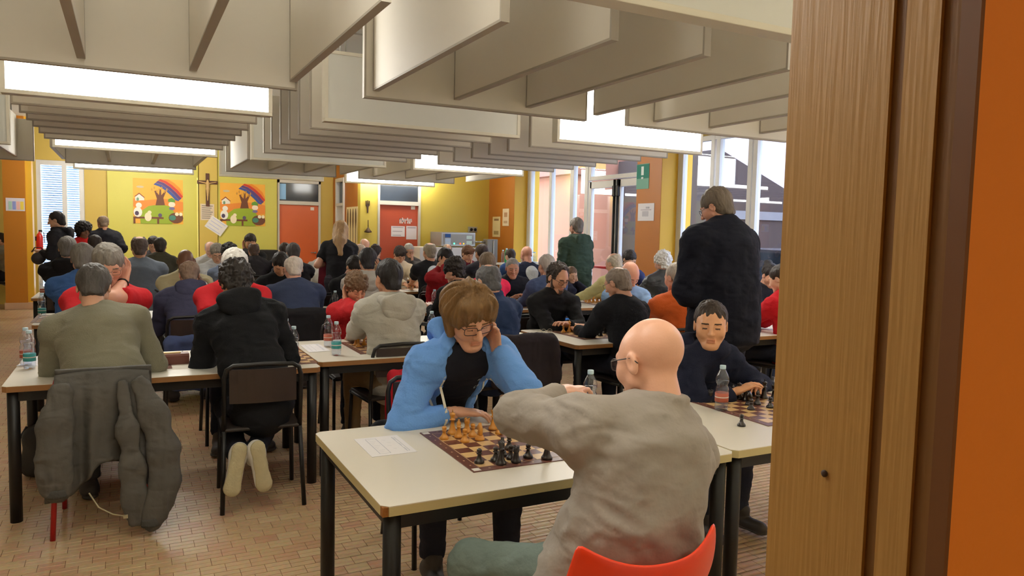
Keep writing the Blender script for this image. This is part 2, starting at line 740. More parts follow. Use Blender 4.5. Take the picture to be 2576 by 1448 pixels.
def ik(S, H, a, b, pole):
    S, H, pole = np.array(S, float), np.array(H, float), np.array(pole, float)
    d = H - S
    L = np.linalg.norm(d)
    if L > (a + b) * .995:
        H = S + d / L * (a + b) * .995
        d = H - S
        L = np.linalg.norm(d)
    if L < abs(a - b) + .02:
        H = S + d / L * (abs(a - b) + .02)
        d = H - S
        L = np.linalg.norm(d)
    u = d / L
    x = (a * a - b * b + L * L) / (2 * L)
    y = math.sqrt(max(a * a - x * x, 0))
    p = pole - u * float(pole @ u)
    n = np.linalg.norm(p)
    p = p / n if n > 1e-6 else np.array([0, 0, -1.0])
    return S + u * x + p * y, H


# ------------------------------------------------------------------ people
def skin_mats(skin, brow):
    nm = 'skin_%d_%d_%d' % skin
    a = mat(nm, skin, .40, .10, 14, .05, 160, spec=.4)
    b = mat(nm + '_lips', (int(skin[0] * .94), int(skin[1] * .85), int(skin[2] * .84)), .42, .08, 20)
    c = mat('eye_slit', (92, 66, 54), .35, .1, 20)
    d = mat('brow_%d_%d_%d' % brow, brow, .8, .2, 40)
    return [a, b, c, d]


def hair_mat(rgb):
    return mat('hair_%d_%d_%d' % rgb, rgb, .55, .38, 38, .55, 90, stretch=(1, 1, .22), spec=.35, detail=5)


def add_folds(m, strength, scale):
    """Second, broader relief: soft creases on top of the weave."""
    if m.get('folds'):
        return m
    m['folds'] = 1
    nt = m.node_tree
    b = nt.nodes['Principled BSDF']
    tc = nt.nodes.new('ShaderNodeTexCoord')
    mp = nt.nodes.new('ShaderNodeMapping')
    mp.inputs['Scale'].default_value = (1, 1, 1.9)
    nz = nt.nodes.new('ShaderNodeTexNoise')
    nz.inputs['Scale'].default_value = scale
    nz.inputs['Detail'].default_value = 1.0
    nz.inputs['Distortion'].default_value = .7
    bp = nt.nodes.new('ShaderNodeBump')
    bp.inputs['Strength'].default_value = strength
    bp.inputs['Distance'].default_value = .03
    nt.links.new(tc.outputs['Object'], mp.inputs[0])
    nt.links.new(mp.outputs[0], nz.inputs['Vector'])
    nt.links.new(nz.outputs['Fac'], bp.inputs['Height'])
    for l in list(nt.links):
        if l.to_socket == b.inputs['Normal']:
            src = l.from_socket
            nt.links.remove(l)
            nt.links.new(src, bp.inputs['Normal'])
    nt.links.new(bp.outputs[0], b.inputs['Normal'])
    return m


def cloth_mat(kind, rgb):
    b = {'sweater': (.35, 170), 'hoodie': (.25, 120), 'tee': (.15, 60), 'shirt': (.18, 60), 'jacket': (.25, 40), 'leather': (.3, 25),
         'denim': (.3, 220), 'trousers': (.25, 60), 'puffer': (.3, 20)}.get(kind, (.2, 60))
    return add_folds(mat('%s_%d_%d_%d' % ((kind,) + tuple(rgb)), rgb, .38 if kind == 'leather' else .88, .13, 9, b[0], b[1],
               sheen=.1 if (kind in ('sweater', 'hoodie') and sum(rgb) > 300) else 0, spec=.5 if kind == 'leather' else .2), .42 if kind in ('jacket', 'leather', 'hoodie', 'shirt', 'trousers', 'denim') else .2, 7.5)


def join_arrays(parts):
    Vs, Qs, n = [], [], 0
    for V, Q in parts:
        Vs.append(V)
        Qs.append(Q + n)
        n += len(V)
    return np.concatenate(Vs), np.concatenate(Qs)


PEOPLE = {}


def person(key, label, head, face=0., pelvis=None, hpitch=18, hyaw=0, hroll=0, top=('sweater', (90, 90, 90)), hair=('short', (60, 45, 35)),
           skin=(205, 160, 132), pants=(40, 44, 58), arms=('rest', 'rest'), build=1.0, scale=None, h=.018, hh=.0075, stand=False, glasses=None,
           child=False, brow=None, beard=None, feet=None, knees=None, shoes=(60, 55, 52), open_front=None, group=None, hood=None, seat=True,
           under=None, hairseed=1, protract=.03, hscale=1.0, armk=1.0, female=False, sole=None, pose=('relax', 'relax'), inflate=0., cheekside=None):
    H = np.array(head, float)
    fy = math.radians(face)
    B0 = basis(fy)
    r, f, up = B0[:, 0], B0[:, 1], B0[:, 2]
    if scale is None:
        scale = .84 if child else 1.0
        if not stand and not child and H[2] - .57 > .665:
            scale = min(1.12, (H[2] - .57) / .665)
    s = scale
    HB = basis(fy + math.radians(hyaw), math.radians(hpitch), math.radians(hroll))
    ub = HB[:, 2] * .5 + up * .5
    ub /= np.linalg.norm(ub)
    N = H - ub * .150 * s * (.5 + .5 * hscale) - HB[:, 1] * .030 * s
    pz = .93 * s if stand else .56
    if pelvis is None:
        dz = N[2] - pz
        Ls = (.50 if not stand else .50) * s
        off = math.sqrt(max(Ls * Ls - dz * dz, .0009))
        if stand:
            off = min(off, .12)
        P = np.array([N[0], N[1], 0]) - f * off
        P[2] = pz
    else:
        P = np.array([pelvis[0], pelvis[1], pz])
    if stand:
        P[2] = min(pz, N[2] - .42 * s)
    root = empty('person', (P[0], P[1], 0))
    tag(root, label, 'person', group)
    org = np.array([P[0], P[1], 0.])
    sp = N - P
    u = sp / np.linalg.norm(sp)
    rt = r - u * float(r @ u)
    rt /= np.linalg.norm(rt)
    ft = np.cross(u, rt)
    TR = np.stack([rt, ft, u])
    W = P + sp * .32 - ft * (.02 if stand else .045) * s
    C = P + sp * .70 - ft * .025 * s
    sw = (.155 if female else .172) * s * (0.5 + 0.5 * build) * (.92 if child else 1)
    ST = N - u * .058 * s
    SH = {k: ST - u * .040 * s + rt * k * sw + f * protract for k in (-1, 1)}
    la, lb = .285 * s, .250 * s
    EL, WR, HDIR = {}, {}, {}
    for i, sd in enumerate((-1, 1)):
        a = arms[i]
        pole = rt * sd * .38 - up * 1.0 - f * .12
        if isinstance(a, str):
            if a == 'rest':
                tgt = P + f * .56 * s + r * sd * .09
                tgt[2] = .765
            elif a == 'wide':
                tgt = P + f * .56 * s + r * sd * .17
                tgt[2] = .765
            elif a == 'cross':
                pole = rt * sd * .9 - up * .8
                tgt = P + f * .46 * s - r * sd * .06
                tgt[2] = .775 if sd > 0 else .80
            elif a == 'cheek':
                tgt = H + HB @ np.array([sd * .088, .035, -.115]) * s
                pole = rt * sd * .5 - up * 1.0 + f * .5
            elif a == 'chin':
                tgt = H + HB @ np.array([sd * .05, .085, -.165]) * s
                pole = rt * sd * .6 - up * 1.0 + f * .4
            elif a == 'brow':
                tgt = H + HB @ np.array([sd * .07, .085, -.05]) * s
                pole = rt * sd * .7 - up * 1.0 + f * .4
            elif a == 'down':
                tgt = SH[sd] - up * .50 * s + f * .06 + r * sd * .05
                pole = -f
            elif a == 'lap':
                tgt = P + f * .30 + r * sd * .08
                tgt[2] = .66
            elif a == 'behind':
                tgt = P - f * .16 + r * sd * .03
                tgt[2] = P[2] + .10
                pole = rt * sd - f * .6
            elif a == 'front':
                tgt = P + f * .27 + r * sd * .08
                tgt[2] = P[2] + .20
            else:
                tgt = P
        else:
            tgt = np.array(a[0], float)
            if len(a) > 1 and a[1] is not None:
                pole = np.array(a[1], float)
        EL[sd], WR[sd] = ik(SH[sd], tgt, la, lb, pole)
        hd = WR[sd] - EL[sd]
        HDIR[sd] = hd / np.linalg.norm(hd)
    # legs
    HIP, KN, AN = {}, {}, {}
    for sd in (-1, 1):
        HIP[sd] = P + r * sd * .085 * s
        if stand:
            KN[sd] = HIP[sd] + f * .02 + r * sd * .01
            KN[sd][2] = P[2] * .53
            AN[sd] = HIP[sd] - f * .02 + r * sd * .02
            AN[sd][2] = .085
        else:
            KN[sd] = HIP[sd] + f * .41 * s + r * sd * (.05 if not female else .0)
            KN[sd][2] = .515
            AN[sd] = KN[sd] - f * .02 + r * sd * .0
            AN[sd][2] = .09
        if knees and sd in knees:
            KN[sd] = np.array(knees[sd], float)
            if feet is None or sd not in feet:
                AN[sd] = np.array([KN[sd][0], KN[sd][1], .09])
        if feet and sd in feet:
            AN[sd] = np.array(feet[sd][0], float)
    pts = [H, N, P] + list(SH.values()) + list(EL.values()) + list(WR.values()) + list(HIP.values()) + list(KN.values()) + list(AN.values())
    lo, hi = np.min(pts, 0) - .24, np.max(pts, 0) + .24
    q = s * build
    FT = (TR, (1, .74, 1))

    def torso(F_, e):
        F_.cone(P - u * .02, W, .150 * q + e, .140 * q + e, .05, frame=(TR, (1, .80 * (.6 + .4 * build), 1)))
        F_.cone(W, C, .140 * q + e, .150 * s * (.5 + .5 * build) + e, .05, frame=FT)
        F_.cone(C, ST - u * .02, .150 * s * (.5 + .5 * build) + e, .110 * s + e, .05, frame=(TR, (1, .70, 1)))
        if female:
            for sd in (-1, 1):
                F_.ell(C + rt * sd * .07 + ft * .085, (.06 + e, .05 + e, .06 + e), .05)
        for sd in (-1, 1):
            F_.cone(N - u * .012, SH[sd] + u * .004, .046 * s + e * .5, .050 * s + e * .8, .05)
            F_.cone(ST - u * .03, SH[sd], .085 * s + e, .060 * s + e, .05)

    def arm(F_, sd, e, upto=2.0, cuff=False):
        if upto <= 1:
            F_.cone(SH[sd], SH[sd] + (EL[sd] - SH[sd]) * upto, .060 * s + e, .056 * s + e * 1.3, .035, flat=True)
        else:
            F_.cone(SH[sd], EL[sd], .058 * s * (.6 + .4 * build) + e, (.044 * s + e) * armk, .035)
            F_.cone(EL[sd], EL[sd] + (WR[sd] - EL[sd]) * (upto - 1), (.043 * s + e) * armk, ((.031 * s + e * .8) if upto > 1.5 else .040 * s + e) * armk, .025, flat=cuff)

    # skin
    fb = Field(lo, hi, h)
    torso(fb, -.016)
    for sd in (-1, 1):
        arm(fb, sd, -.003, 1.96)
        fb.cone(HIP[sd], KN[sd], .068 * q, .050 * s, .03)
        fb.cone(KN[sd], AN[sd], .048 * s, .034 * s, .03)
    fb.cone(N - u * .03, H - HB[:, 1] * .02 * s - HB[:, 2] * .03 * s, .056 * s, .050 * s, .03)
    parts = [fb.mesh()]
    n0 = len(parts[0][1])
    hv, hq = tpl('head', hh, child)
    hs = s * (1.0 if not child else 1.08) * hscale
    if female:
        hs *= .95
    parts.append((H + (hv * hs) @ HB.T, hq))
    cen = hv[hq].mean(1)
    if child:
        cen = cen / np.array([.93, .93, .90])
    for i, sd in enumerate((-1, 1)):
        gv, gq = tpl('hand', .004 if hh < .005 else .0065, pose[i])
        if sd > 0:
            gv = gv * np.array([-1, 1, 1])
            gq = gq[:, ::-1]
        d = HDIR[sd]
        nrm = up
        if isinstance(arms[i], str) and arms[i] in ('cheek', 'chin', 'brow'):
            nrm = (WR[sd] - H)
            d = d * .5 + HB[:, 2] * .6 + (HB[:, 1] * .25 if arms[i] != 'cheek' else HB[:, 1] * -.1)
            d /= np.linalg.norm(d)
        elif isinstance(arms[i], str) and arms[i] in ('down', 'behind'):
            nrm = rt * sd
        elif not isinstance(arms[i], str) and len(arms[i]) > 2:
            if arms[i][2] is not None:
                nrm = np.array(arms[i][2], float)
            if len(arms[i]) > 3:
                d = np.array(arms[i][3], float)
                d /= np.linalg.norm(d)
        nz = nrm - d * float(nrm @ d)
        nz /= np.linalg.norm(nz) + 1e-9
        nx = np.cross(d, nz)
        HBs = np.stack([nx, d, nz], 1)
        parts.append((WR[sd] + (gv * s * (.92 if female else 1.0)) @ HBs.T, gq))
    V, Q = join_arrays(parts)
    me = npmesh('body', V - org, Q)
    mi = np.zeros(len(Q), dtype=np.int32)
    ax = np.abs(cen[:, 0])
    sub = np.zeros(len(hq), dtype=np.int32)
    sub[(ax < .0215) & (cen[:, 2] < -.0605) & (cen[:, 2] > -.083) & (cen[:, 1] > .084)] = 1
    e0, e1 = (-.0125, -.0035) if child else (-.0125, -.0065)
    sub[(ax > .0195) & (ax < .0425) & (cen[:, 2] > e0) & (cen[:, 2] < e1) & (cen[:, 1] > .075)] = 2
    sub[(ax > .013) & (ax < .049) & (cen[:, 2] > .0125) & (cen[:, 2] < .0205) & (cen[:, 1] > .060)] = 3
    mi[n0:n0 + len(hq)] = sub
    bo = link('body', me, skin_mats(skin, brow or (hair[1] if hair[0] != 'none' else (120, 100, 85))), root)
    bo.data.polygons.foreach_set('material_index', mi)
    bo.data.update()
    # hair
    if hair[0] != 'none':
        gv, gq = tpl('hair', hair[0], max(.0045, hh * 1.05) if hair[0] != 'long' else .010, hairseed)
        k = hs * np.array([.95, .95, .93]) if child else hs
        link('hair', npmesh('hair', H + (gv * k) @ HB.T - org, gq), hair_mat(hair[1]), root)
    if beard:
        g = Field((-.10, -.05, -.16), (.10, .13, .03), max(.005, hh))
        g.cone((0, .026, -.042), (0, .058, -.090), .058, .037, .02)
        g.ell((0, .073, -.107), (.026, .022, .023), .02)
        for sd in (-1, 1):
            g.cone((sd * .066, .008, -.01), (sd * .055, .03, -.07), .012, .022, .02)
        g.ell((0, .100, -.071), (.021, .03, .008), .006, 'sub')
        g.ell((0, .090, -.02), (.060, .05, .040), .012, 'sub')
        g.plane((0, .0, -.035), (0, -.3, 1), .01) if beard[0] == 'low' else None
        bv, bq = g.mesh()
        bv = bv + vnormals(bv, bq) * (vnoise(bv, 140, 3) * .002)[:, None]
        link('beard', npmesh('beard', H + (bv * hs) @ HB.T - org, bq), hair_mat(beard[1]), root)
    if glasses:
        g = MB()
        for sd in (-1, 1):
            lp = []
            for k in range(14):
                a = 2 * math.pi * k / 14
                cx, cz = math.cos(a), math.sin(a)
                ex = .026 * math.copysign(abs(cx) ** .55, cx)
                ez = .017 * math.copysign(abs(cz) ** .55, cz)
                lp.append((sd * .033 + ex, .106 - abs(sd * .033 + ex) * .18, -.006 + ez))
            g.tube(lp, .0016, 5, close=True)
            g.tube([(sd * .059, .094, .004), (sd * .077, .045, .004), (sd * .083, -.012, .004), (sd * .081, -.035, -.012)], .0017, 5)
        g.tube([(-.008, .105, -.002), (0, .107, .001), (.008, .105, -.002)], .0018, 5)
        me = g.mesh('glasses')
        vv = np.array([v.co[:] for v in me.vertices])
        vv = H + (vv * hs) @ HB.T - org
        for v, c in zip(me.vertices, vv):
            v.co = c
        go = link('glasses', me, mat('spectacle_%d_%d_%d' % glasses, glasses, .3, .1, 20), root)
        if hh < .005:
            g = MB()
            for sd in (-1, 1):
                ring = []
                for k in range(14):
                    a = 2 * math.pi * k / 14
                    cx, cz = math.cos(a), math.sin(a)
                    ex = .025 * math.copysign(abs(cx) ** .55, cx)
                    ez = .016 * math.copysign(abs(cz) ** .55, cz)
                    ring.append(g.bm.verts.new(Vector((H + (np.array((sd * .033 + ex, .1055 - abs(sd * .033 + ex) * .18, -.006 + ez)) * hs) @ HB.T - org).tolist())))
                g.bm.faces.new(ring)
            g.build('lens', clear('spectacle_lens', gloss=.03), go)
    # top
    kind, rgb = top[0], top[1]
    e = {'sweater': .016, 'hoodie': .022, 'tee': .010, 'shirt': .014, 'jacket': .027, 'leather': .026, 'denim': .022, 'polo': .010, 'puffer': .03}[kind] + inflate
    short = kind in ('tee', 'polo')

    def garment(name, kind, rgb, e, short, opened=False, long_=False, hk=h):
        g = Field(lo, hi, hk)
        torso(g, e)
        if long_ or kind in ('jacket', 'leather', 'hoodie', 'sweater', 'denim'):
            if stand:
                g.cone(P + u * .02, P - up * .16, .155 * q + e, .165 * q + e, .04, frame=(TR, (1, .80, 1)), flat=True)
        for sd in (-1, 1):
            if short:
                arm(g, sd, e, .66)
            else:
                arm(g, sd, e, 1.90, cuff=True)
        nk = ub * .6 + u * .4
        nk /= np.linalg.norm(nk)
        if kind in ('shirt', 'jacket', 'polo', 'leather', 'denim'):
            g.torus(N + nk * .022 * s, nk, .062 * s, .017, .012)
            if kind in ('jacket', 'leather', 'denim'):
                g.torus(N + nk * .048 * s - ft * .006, nk, .066 * s, .013, .014)
        elif kind == 'hoodie':
            g.torus(N + nk * .012 * s + f * .012, nk, .078 * s, .024, .03)
        else:
            g.torus(N + nk * .010 * s, nk, .062 * s, .011, .012)
        if False:
            hb = N - ft * .115 * s - u * .045 * s
            g.ell(hb, (.118 * s, .060 * s, .105 * s), .02, R=TR)
            g.cone(N - ft * .05 - rt * .105 * s + u * .02, hb - u * .10 * s, .034, .028, .012)
            g.cone(N - ft * .05 + rt * .105 * s + u * .02, hb - u * .10 * s, .034, .028, .012)
        # neck opening
        g.cone(N - u * .01, H - HB[:, 1] * .02 * s, .053 * s, .052 * s, .008, 'sub')
        if opened:
            g.cone(N + ft * .135 * s + u * .03, P + ft * .24 * s, .102 * s, .140 * s, .012, 'sub', frame=(TR, (1, 1.4, 1)))
        V, Q = g.mesh()
        V = relax(V, Q, 1, .5)
        Nn = vnormals(V, Q)
        st = (V - P) @ np.stack([rt, ft, u], 1)
        st = st * np.array([1.0, 1.0, 1.7])
        w = .0115 if kind in ('jacket', 'leather', 'hoodie', 'shirt', 'denim') else .0075
        # creases gather towards the bends of the arms and the waist
        cr = np.zeros(len(V))
        for sd in (-1, 1):
            cr += np.exp(-np.sum((V - EL[sd]) ** 2, 1) / .016) + .7 * np.exp(-np.sum((V - SH[sd]) ** 2, 1) / .018)
        cr += .9 * np.exp(-np.sum((V - W) ** 2, 1) / .05)
        n1 = vnoise(st, 9, hairseed + 5)
        n2 = 1 - np.abs(vnoise(st + n1[:, None] * .03, 15, hairseed + 9)) * 2
        V = V + Nn * (n1 * w * .9 + n2 * w * (.25 + .75 * np.minimum(cr, 1.2)))[:, None]
        return link(name, npmesh(name, V - org, Q), cloth_mat(kind, rgb), root)
    if kind == 'hoodie' or hood:
        g = Field(N - .27 * s, N + .22 * s, max(.008, h * .7))
        hb = N - ft * (.118 + e * .6) * s - u * .060 * s
        g.ell(hb + u * .01, (.120 * s, .045 * s, .095 * s), 0, R=TR)
        g.cone(hb - u * .03, hb - u * .115 * s + ft * .012, .065 * s, .028 * s, .03, frame=(TR, (1, .55, 1)))
        for sd in (-1, 1):
            g.cone(hb + rt * sd * .085 * s + u * .05 * s, N + rt * sd * .088 * s + ft * .030 * s + u * .010 * s, .036 * s, .030 * s, .03)
        g.ell(N - ft * .045 * s + u * .065 * s, (.082 * s, .075 * s, .075 * s), .02, 'sub', R=TR)
        V, Q = g.mesh()
        V = relax(V, Q, 1, .5)
        V = V + vnormals(V, Q) * (vnoise(V, 22, hairseed + 2) * .006)[:, None]
        link('hood', npmesh('hood', V - org, Q), cloth_mat(kind, rgb), root)
    nm = {'sweater': 'sweater', 'hoodie': 'hoodie', 'tee': 't_shirt', 'shirt': 'shirt', 'jacket': 'jacket', 'leather': 'leather_jacket',
          'denim': 'denim_jacket', 'polo': 'polo_shirt', 'puffer': 'padded_jacket'}[kind]
    topo = garment(nm, kind, rgb, e, short, opened=bool(open_front))
    if open_front:
        garment('t_shirt', 'tee', open_front, .008, True)
    if under:   # a collar of another colour at the neck
        g = Field(N - .12, N + .12, .006)
        nk = ub * .7 + u * .3
        nk /= np.linalg.norm(nk)
        g.torus(N + nk * .030 * s, nk, .058 * s, .014, .005)
        cv, cq = g.mesh()
        link('collar', npmesh('collar', cv - org, cq), cloth_mat('tee', under), root)
    # trousers
    g = Field(lo, hi, h)
    g.cone(P - u * .03, P + u * .06, .148 * q, .140 * q, .03, frame=(TR, (1, .82, 1)))
    for sd in (-1, 1):
        g.cone(P + r * sd * .06, HIP[sd], .10 * q, .088 * q, .04)
        g.cone(HIP[sd], KN[sd], .086 * q, .066 * s, .04)
        g.cone(KN[sd], AN[sd] + (KN[sd] - AN[sd]) * .06, .064 * s, .056 * s, .03, flat=True)
    V, Q = g.mesh()
    Nn = vnormals(V, Q)
    V = V + Nn * (vnoise(V, 12, 4) * .005 + (1 - 2 * np.abs(vnoise(V * np.array([1, 1, 1.6]), 18, 8))) * .004)[:, None]
    link('trousers', npmesh('trousers', V - org, Q), cloth_mat('trousers', pants), root)
    # shoes
    for sd in (-1, 1):
        A = AN[sd]
        if feet and sd in feet and len(feet[sd]) > 1:
            fd = np.array(feet[sd][1], float)
            fd /= np.linalg.norm(fd)
            un = np.array(feet[sd][2], float)
        else:
            fd, un = f + r * sd * .18, up
            fd = fd / np.linalg.norm(fd)
        un = un - fd * float(un @ fd)
        un /= np.linalg.norm(un)
        sx = np.cross(fd, un)
        Rm = np.stack([sx, fd, un], 1)
        g = Field((-.08, -.11, -.10), (.08, .23, .08), .009)
        g.cone((0, -.045, -.040), (0, .150, -.048), .042, .044, .02, frame=(np.eye(3), (1, 1, .85)))
        g.cone((0, -.02, -.03), (0, .03, .025), .046, .042, .03)
        g.plane((0, 0, -.082), (0, 0, -1), .004)
        V, Q = g.mesh()
        so = link('shoe', npmesh('shoe', A + (V * s) @ Rm.T - org, Q), mat('shoe_%d_%d_%d' % shoes, shoes, .6, .15, 20, .1, 60), root)
        g = Field((-.08, -.12, -.10), (.08, .24, -.02), .006)
        g.cone((0, -.045, -.068), (0, .045, -.068), .042, .034, .01, frame=(np.eye(3), (1, 1, .42)))
        g.cone((0, .045, -.068), (0, .155, -.068), .034, .047, .01, frame=(np.eye(3), (1, 1, .38)))
        g.plane((0, 0, -.085), (0, 0, -1), .002)
        V, Q = g.mesh()
        link('sole', npmesh('sole', A + (V * s) @ Rm.T - org, Q), mat('sole_%d_%d_%d' % (sole or (70, 66, 62)), sole or (70, 66, 62), .8, .12, 30, .3, 90), so)
    info = dict(root=root, P=P, N=N, H=H, HB=HB, f=f, r=r, u=u, ft=ft, rt=rt, face=fy, EL=EL, WR=WR, SH=SH, top=topo, org=org, s=s, stand=stand, seat=seat, C=C)
    PEOPLE[key] = info
    return info


def decal(info, name, polys, m, origin, right, upv, direction, off=.004):
    """Flat print laid on the garment: outlines in metres, projected onto the cloth."""
    o = info['top']
    bvh = BVHTree.FromObject(o, bpy.context.evaluated_depsgraph_get()) if False else BVHTree.FromPolygons([v.co.copy() for v in o.data.vertices], [list(p.vertices) for p in o.data.polygons])
    bm = bmesh.new()
    d = Vector(direction).normalized()
    def put(a, b):
        p = Vector(origin) + Vector(right) * a + Vector(upv) * b - Vector(info['org'])
        hit = bvh.ray_cast(p - d * .5, d)
        return bm.verts.new((hit[0] if hit[0] is not None else p) - d * off)
    for poly in polys:
        if len(poly) > 8:
            ca, cb = sum(p[0] for p in poly) / len(poly), sum(p[1] for p in poly) / len(poly)
            rings = [[put(ca + (a - ca) * k, cb + (b - cb) * k) for a, b in poly] for k in (1, .8, .6, .4, .2)]
            c0 = put(ca, cb)
            n = len(poly)
            for A, B in zip(rings[:-1], rings[1:]):
                for i in range(n):
                    bm.faces.new((A[i], A[(i + 1) % n], B[(i + 1) % n], B[i]))
            for i in range(n):
                bm.faces.new((rings[-1][i], rings[-1][(i + 1) % n], c0))
        else:
            bm.faces.new([put(a, b) for a, b in poly])
    me = bpy.data.meshes.new(name)
    bm.to_mesh(me)
    bm.free()
    return link(name, me, m, info['root'])


# ------------------------------------------------------------------ the room
FARY, NEARY, STEPX, WINX, LEFTX = 16.8, 14.6, 4.14, 7.25, -5.0
CEIL = 3.42
M_plaster = mat('ceiling_plaster', (225, 222, 212), .9, .04, 3)
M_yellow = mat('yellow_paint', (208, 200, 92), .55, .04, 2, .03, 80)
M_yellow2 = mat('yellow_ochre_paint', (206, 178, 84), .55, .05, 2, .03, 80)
M_yellow3 = mat('yellow_post_lit_end', (220, 172, 44), .5, .05, 2, .03, 80)
M_orange = mat('orange_paint', (182, 112, 42), .5, .05, 2, .03, 80)
M_orange_wall = mat('corridor_orange_paint', (240, 144, 44), .6, .05, 2, .05, 120)
M_white = mat('white_frame_paint', (226, 226, 222), .4, .04, 5)
M_cream = mat('cream_laminate', (226, 220, 207), .35, .03, 2, spec=.4)
M_black = mat('black_metal', (26, 25, 25), .42, .15, 12, spec=.4)
M_glass = clear('window_glass', (244, 249, 255), .04, .01)
M_darkglass = mat('dark_transom_glass', (52, 58, 66), .12, .3, 2)


def wall(name, axis, at, thick, u0, u1, z0, z1, holes, m):
    """Wall slab with rectangular openings; axis 'y': lies along X at Y=at."""
    us = sorted({u0, u1} | {h[0] for h in holes} | {h[1] for h in holes})
    zs = sorted({z0, z1} | {h[2] for h in holes} | {h[3] for h in holes})
    g = MB()
    for a, b in zip(us[:-1], us[1:]):
        for c, d in zip(zs[:-1], zs[1:]):
            um, zm = (a + b) / 2, (c + d) / 2
            if any(h[0] < um < h[1] and h[2] < zm < h[3] for h in holes):
                continue
            if axis == 'y':
                g.box(a, b, at, at + thick, c, d)
            else:
                g.box(at, at + thick, a, b, c, d)
    bmesh.ops.remove_doubles(g.bm, verts=g.bm.verts, dist=1e-5)
    return tag(g.build(name, m), kind='structure')


# floor: fired clay strips in running bond, each with a scored middle line
BX, BY = .1085, .0835


def floor_material(name, joints):
    """Clay tiles: one random tone per tile (found from its place in the bond), fine grain; joints drawn only where no tile is modelled."""
    m = bpy.data.materials.new(name)
    m.use_nodes = True
    nt = m.node_tree
    b = nt.nodes['Principled BSDF']
    geo = nt.nodes.new('ShaderNodeNewGeometry')
    sep = nt.nodes.new('ShaderNodeSeparateXYZ')
    nt.links.new(geo.outputs['Position'], sep.inputs[0])

    def mth(op, a, b_=None, c=None):
        n = nt.nodes.new('ShaderNodeMath')
        n.operation = op
        for k, v in enumerate((a, b_, c)):
            if v is None:
                continue
            if isinstance(v, (int, float)):
                n.inputs[k].default_value = v
            else:
                nt.links.new(v, n.inputs[k])
        return n.outputs[0]
    yr = mth('ADD', mth('DIVIDE', sep.outputs['Y'], BY), .5)
    row = mth('FLOOR', yr)
    odd = mth('MULTIPLY', mth('MODULO', row, 2.0), .5)
    xr = mth('ADD', mth('SUBTRACT', mth('DIVIDE', sep.outputs['X'], BX), odd), .5)
    colm = mth('FLOOR', xr)
    cmb = nt.nodes.new('ShaderNodeCombineXYZ')
    nt.links.new(colm, cmb.inputs[0])
    nt.links.new(row, cmb.inputs[1])
    wn = nt.nodes.new('ShaderNodeTexWhiteNoise')
    wn.noise_dimensions = '2D'
    nt.links.new(cmb.outputs[0], wn.inputs['Vector'])
    rmp = nt.nodes.new('ShaderNodeValToRGB')
    cr = rmp.color_ramp
    cr.elements[0].color = lin((214, 168, 134))
    cr.elements[1].color = lin((228, 200, 158))
    e = cr.elements.new(.45)
    e.color = lin((222, 190, 148))
    e = cr.elements.new(.72)
    e.color = lin((216, 182, 140))
    nt.links.new(wn.outputs['Value'], rmp.inputs[0])
    nz = nt.nodes.new('ShaderNodeTexNoise')
    nz.inputs['Scale'].default_value = 40
    nt.links.new(geo.outputs['Position'], nz.inputs['Vector'])
    mx = nt.nodes.new('ShaderNodeMix')
    mx.data_type = 'RGBA'
    mx.blend_type = 'MULTIPLY'
    mx.inputs[0].default_value = .35
    nt.links.new(rmp.outputs[0], mx.inputs[6])
    nt.links.new(nz.outputs['Color'], mx.inputs[7])
    out = mx.outputs[2]
    if joints:
        fx = mth('ABSOLUTE', mth('SUBTRACT', mth('FRACT', xr), .5))
        fy = mth('ABSOLUTE', mth('SUBTRACT', mth('FRACT', yr), .5))
        j1 = mth('GREATER_THAN', fx, .482)
        j2 = mth('GREATER_THAN', fy, .478)
        j3 = mth('LESS_THAN', fy, .02)
        jj = mth('MAXIMUM', mth('MAXIMUM', j1, j2), mth('MULTIPLY', j3, .6))
        m2 = nt.nodes.new('ShaderNodeMix')
        m2.data_type = 'RGBA'
        nt.links.new(jj, m2.inputs[0])
        nt.links.new(out, m2.inputs[6])
        m2.inputs[7].default_value = lin((140, 104, 76))
        out = m2.outputs[2]
    nt.links.new(out, b.inputs['Base Color'])
    b.inputs['Roughness'].default_value = .38
    b.inputs['Specular IOR Level'].default_value = .4
    return m


M_brick = floor_material('clay_tile', False)
g = MB()
g.box(LEFTX, WINX + .3, .45, FARY + .2, -.06, -.004)
floor_o = tag(g.build('floor', [floor_material('clay_floor', True)]), kind='structure')
g = MB()
g.box(-1.49, 4.62, 1.24, 8.54, -.0039, -.0032)
g.build('grout_bed', mat('grout', (132, 98, 72), .9, .1, 8), floor_o)
g = MB()
g.box(-2.2, 3.2, -3.2, .45, -.06, 0)
tag(g.build('floor_corridor', mat('corridor_floor', (170, 140, 110), .5, .1, 4)), kind='structure')


def brick_mesh():
    g = MB()
    a, b = BX / 2 - .0014, BY / 2 - .0016
    prof = [(-b, -.006), (-b, -.0008), (-b + .0012, 0), (-.0026, 0), (0, -.0026), (.0026, 0), (b - .0012, 0), (b, -.0008), (b, -.006)]
    g.prism(prof, 'x', -a, a)
    return g.mesh('brick')


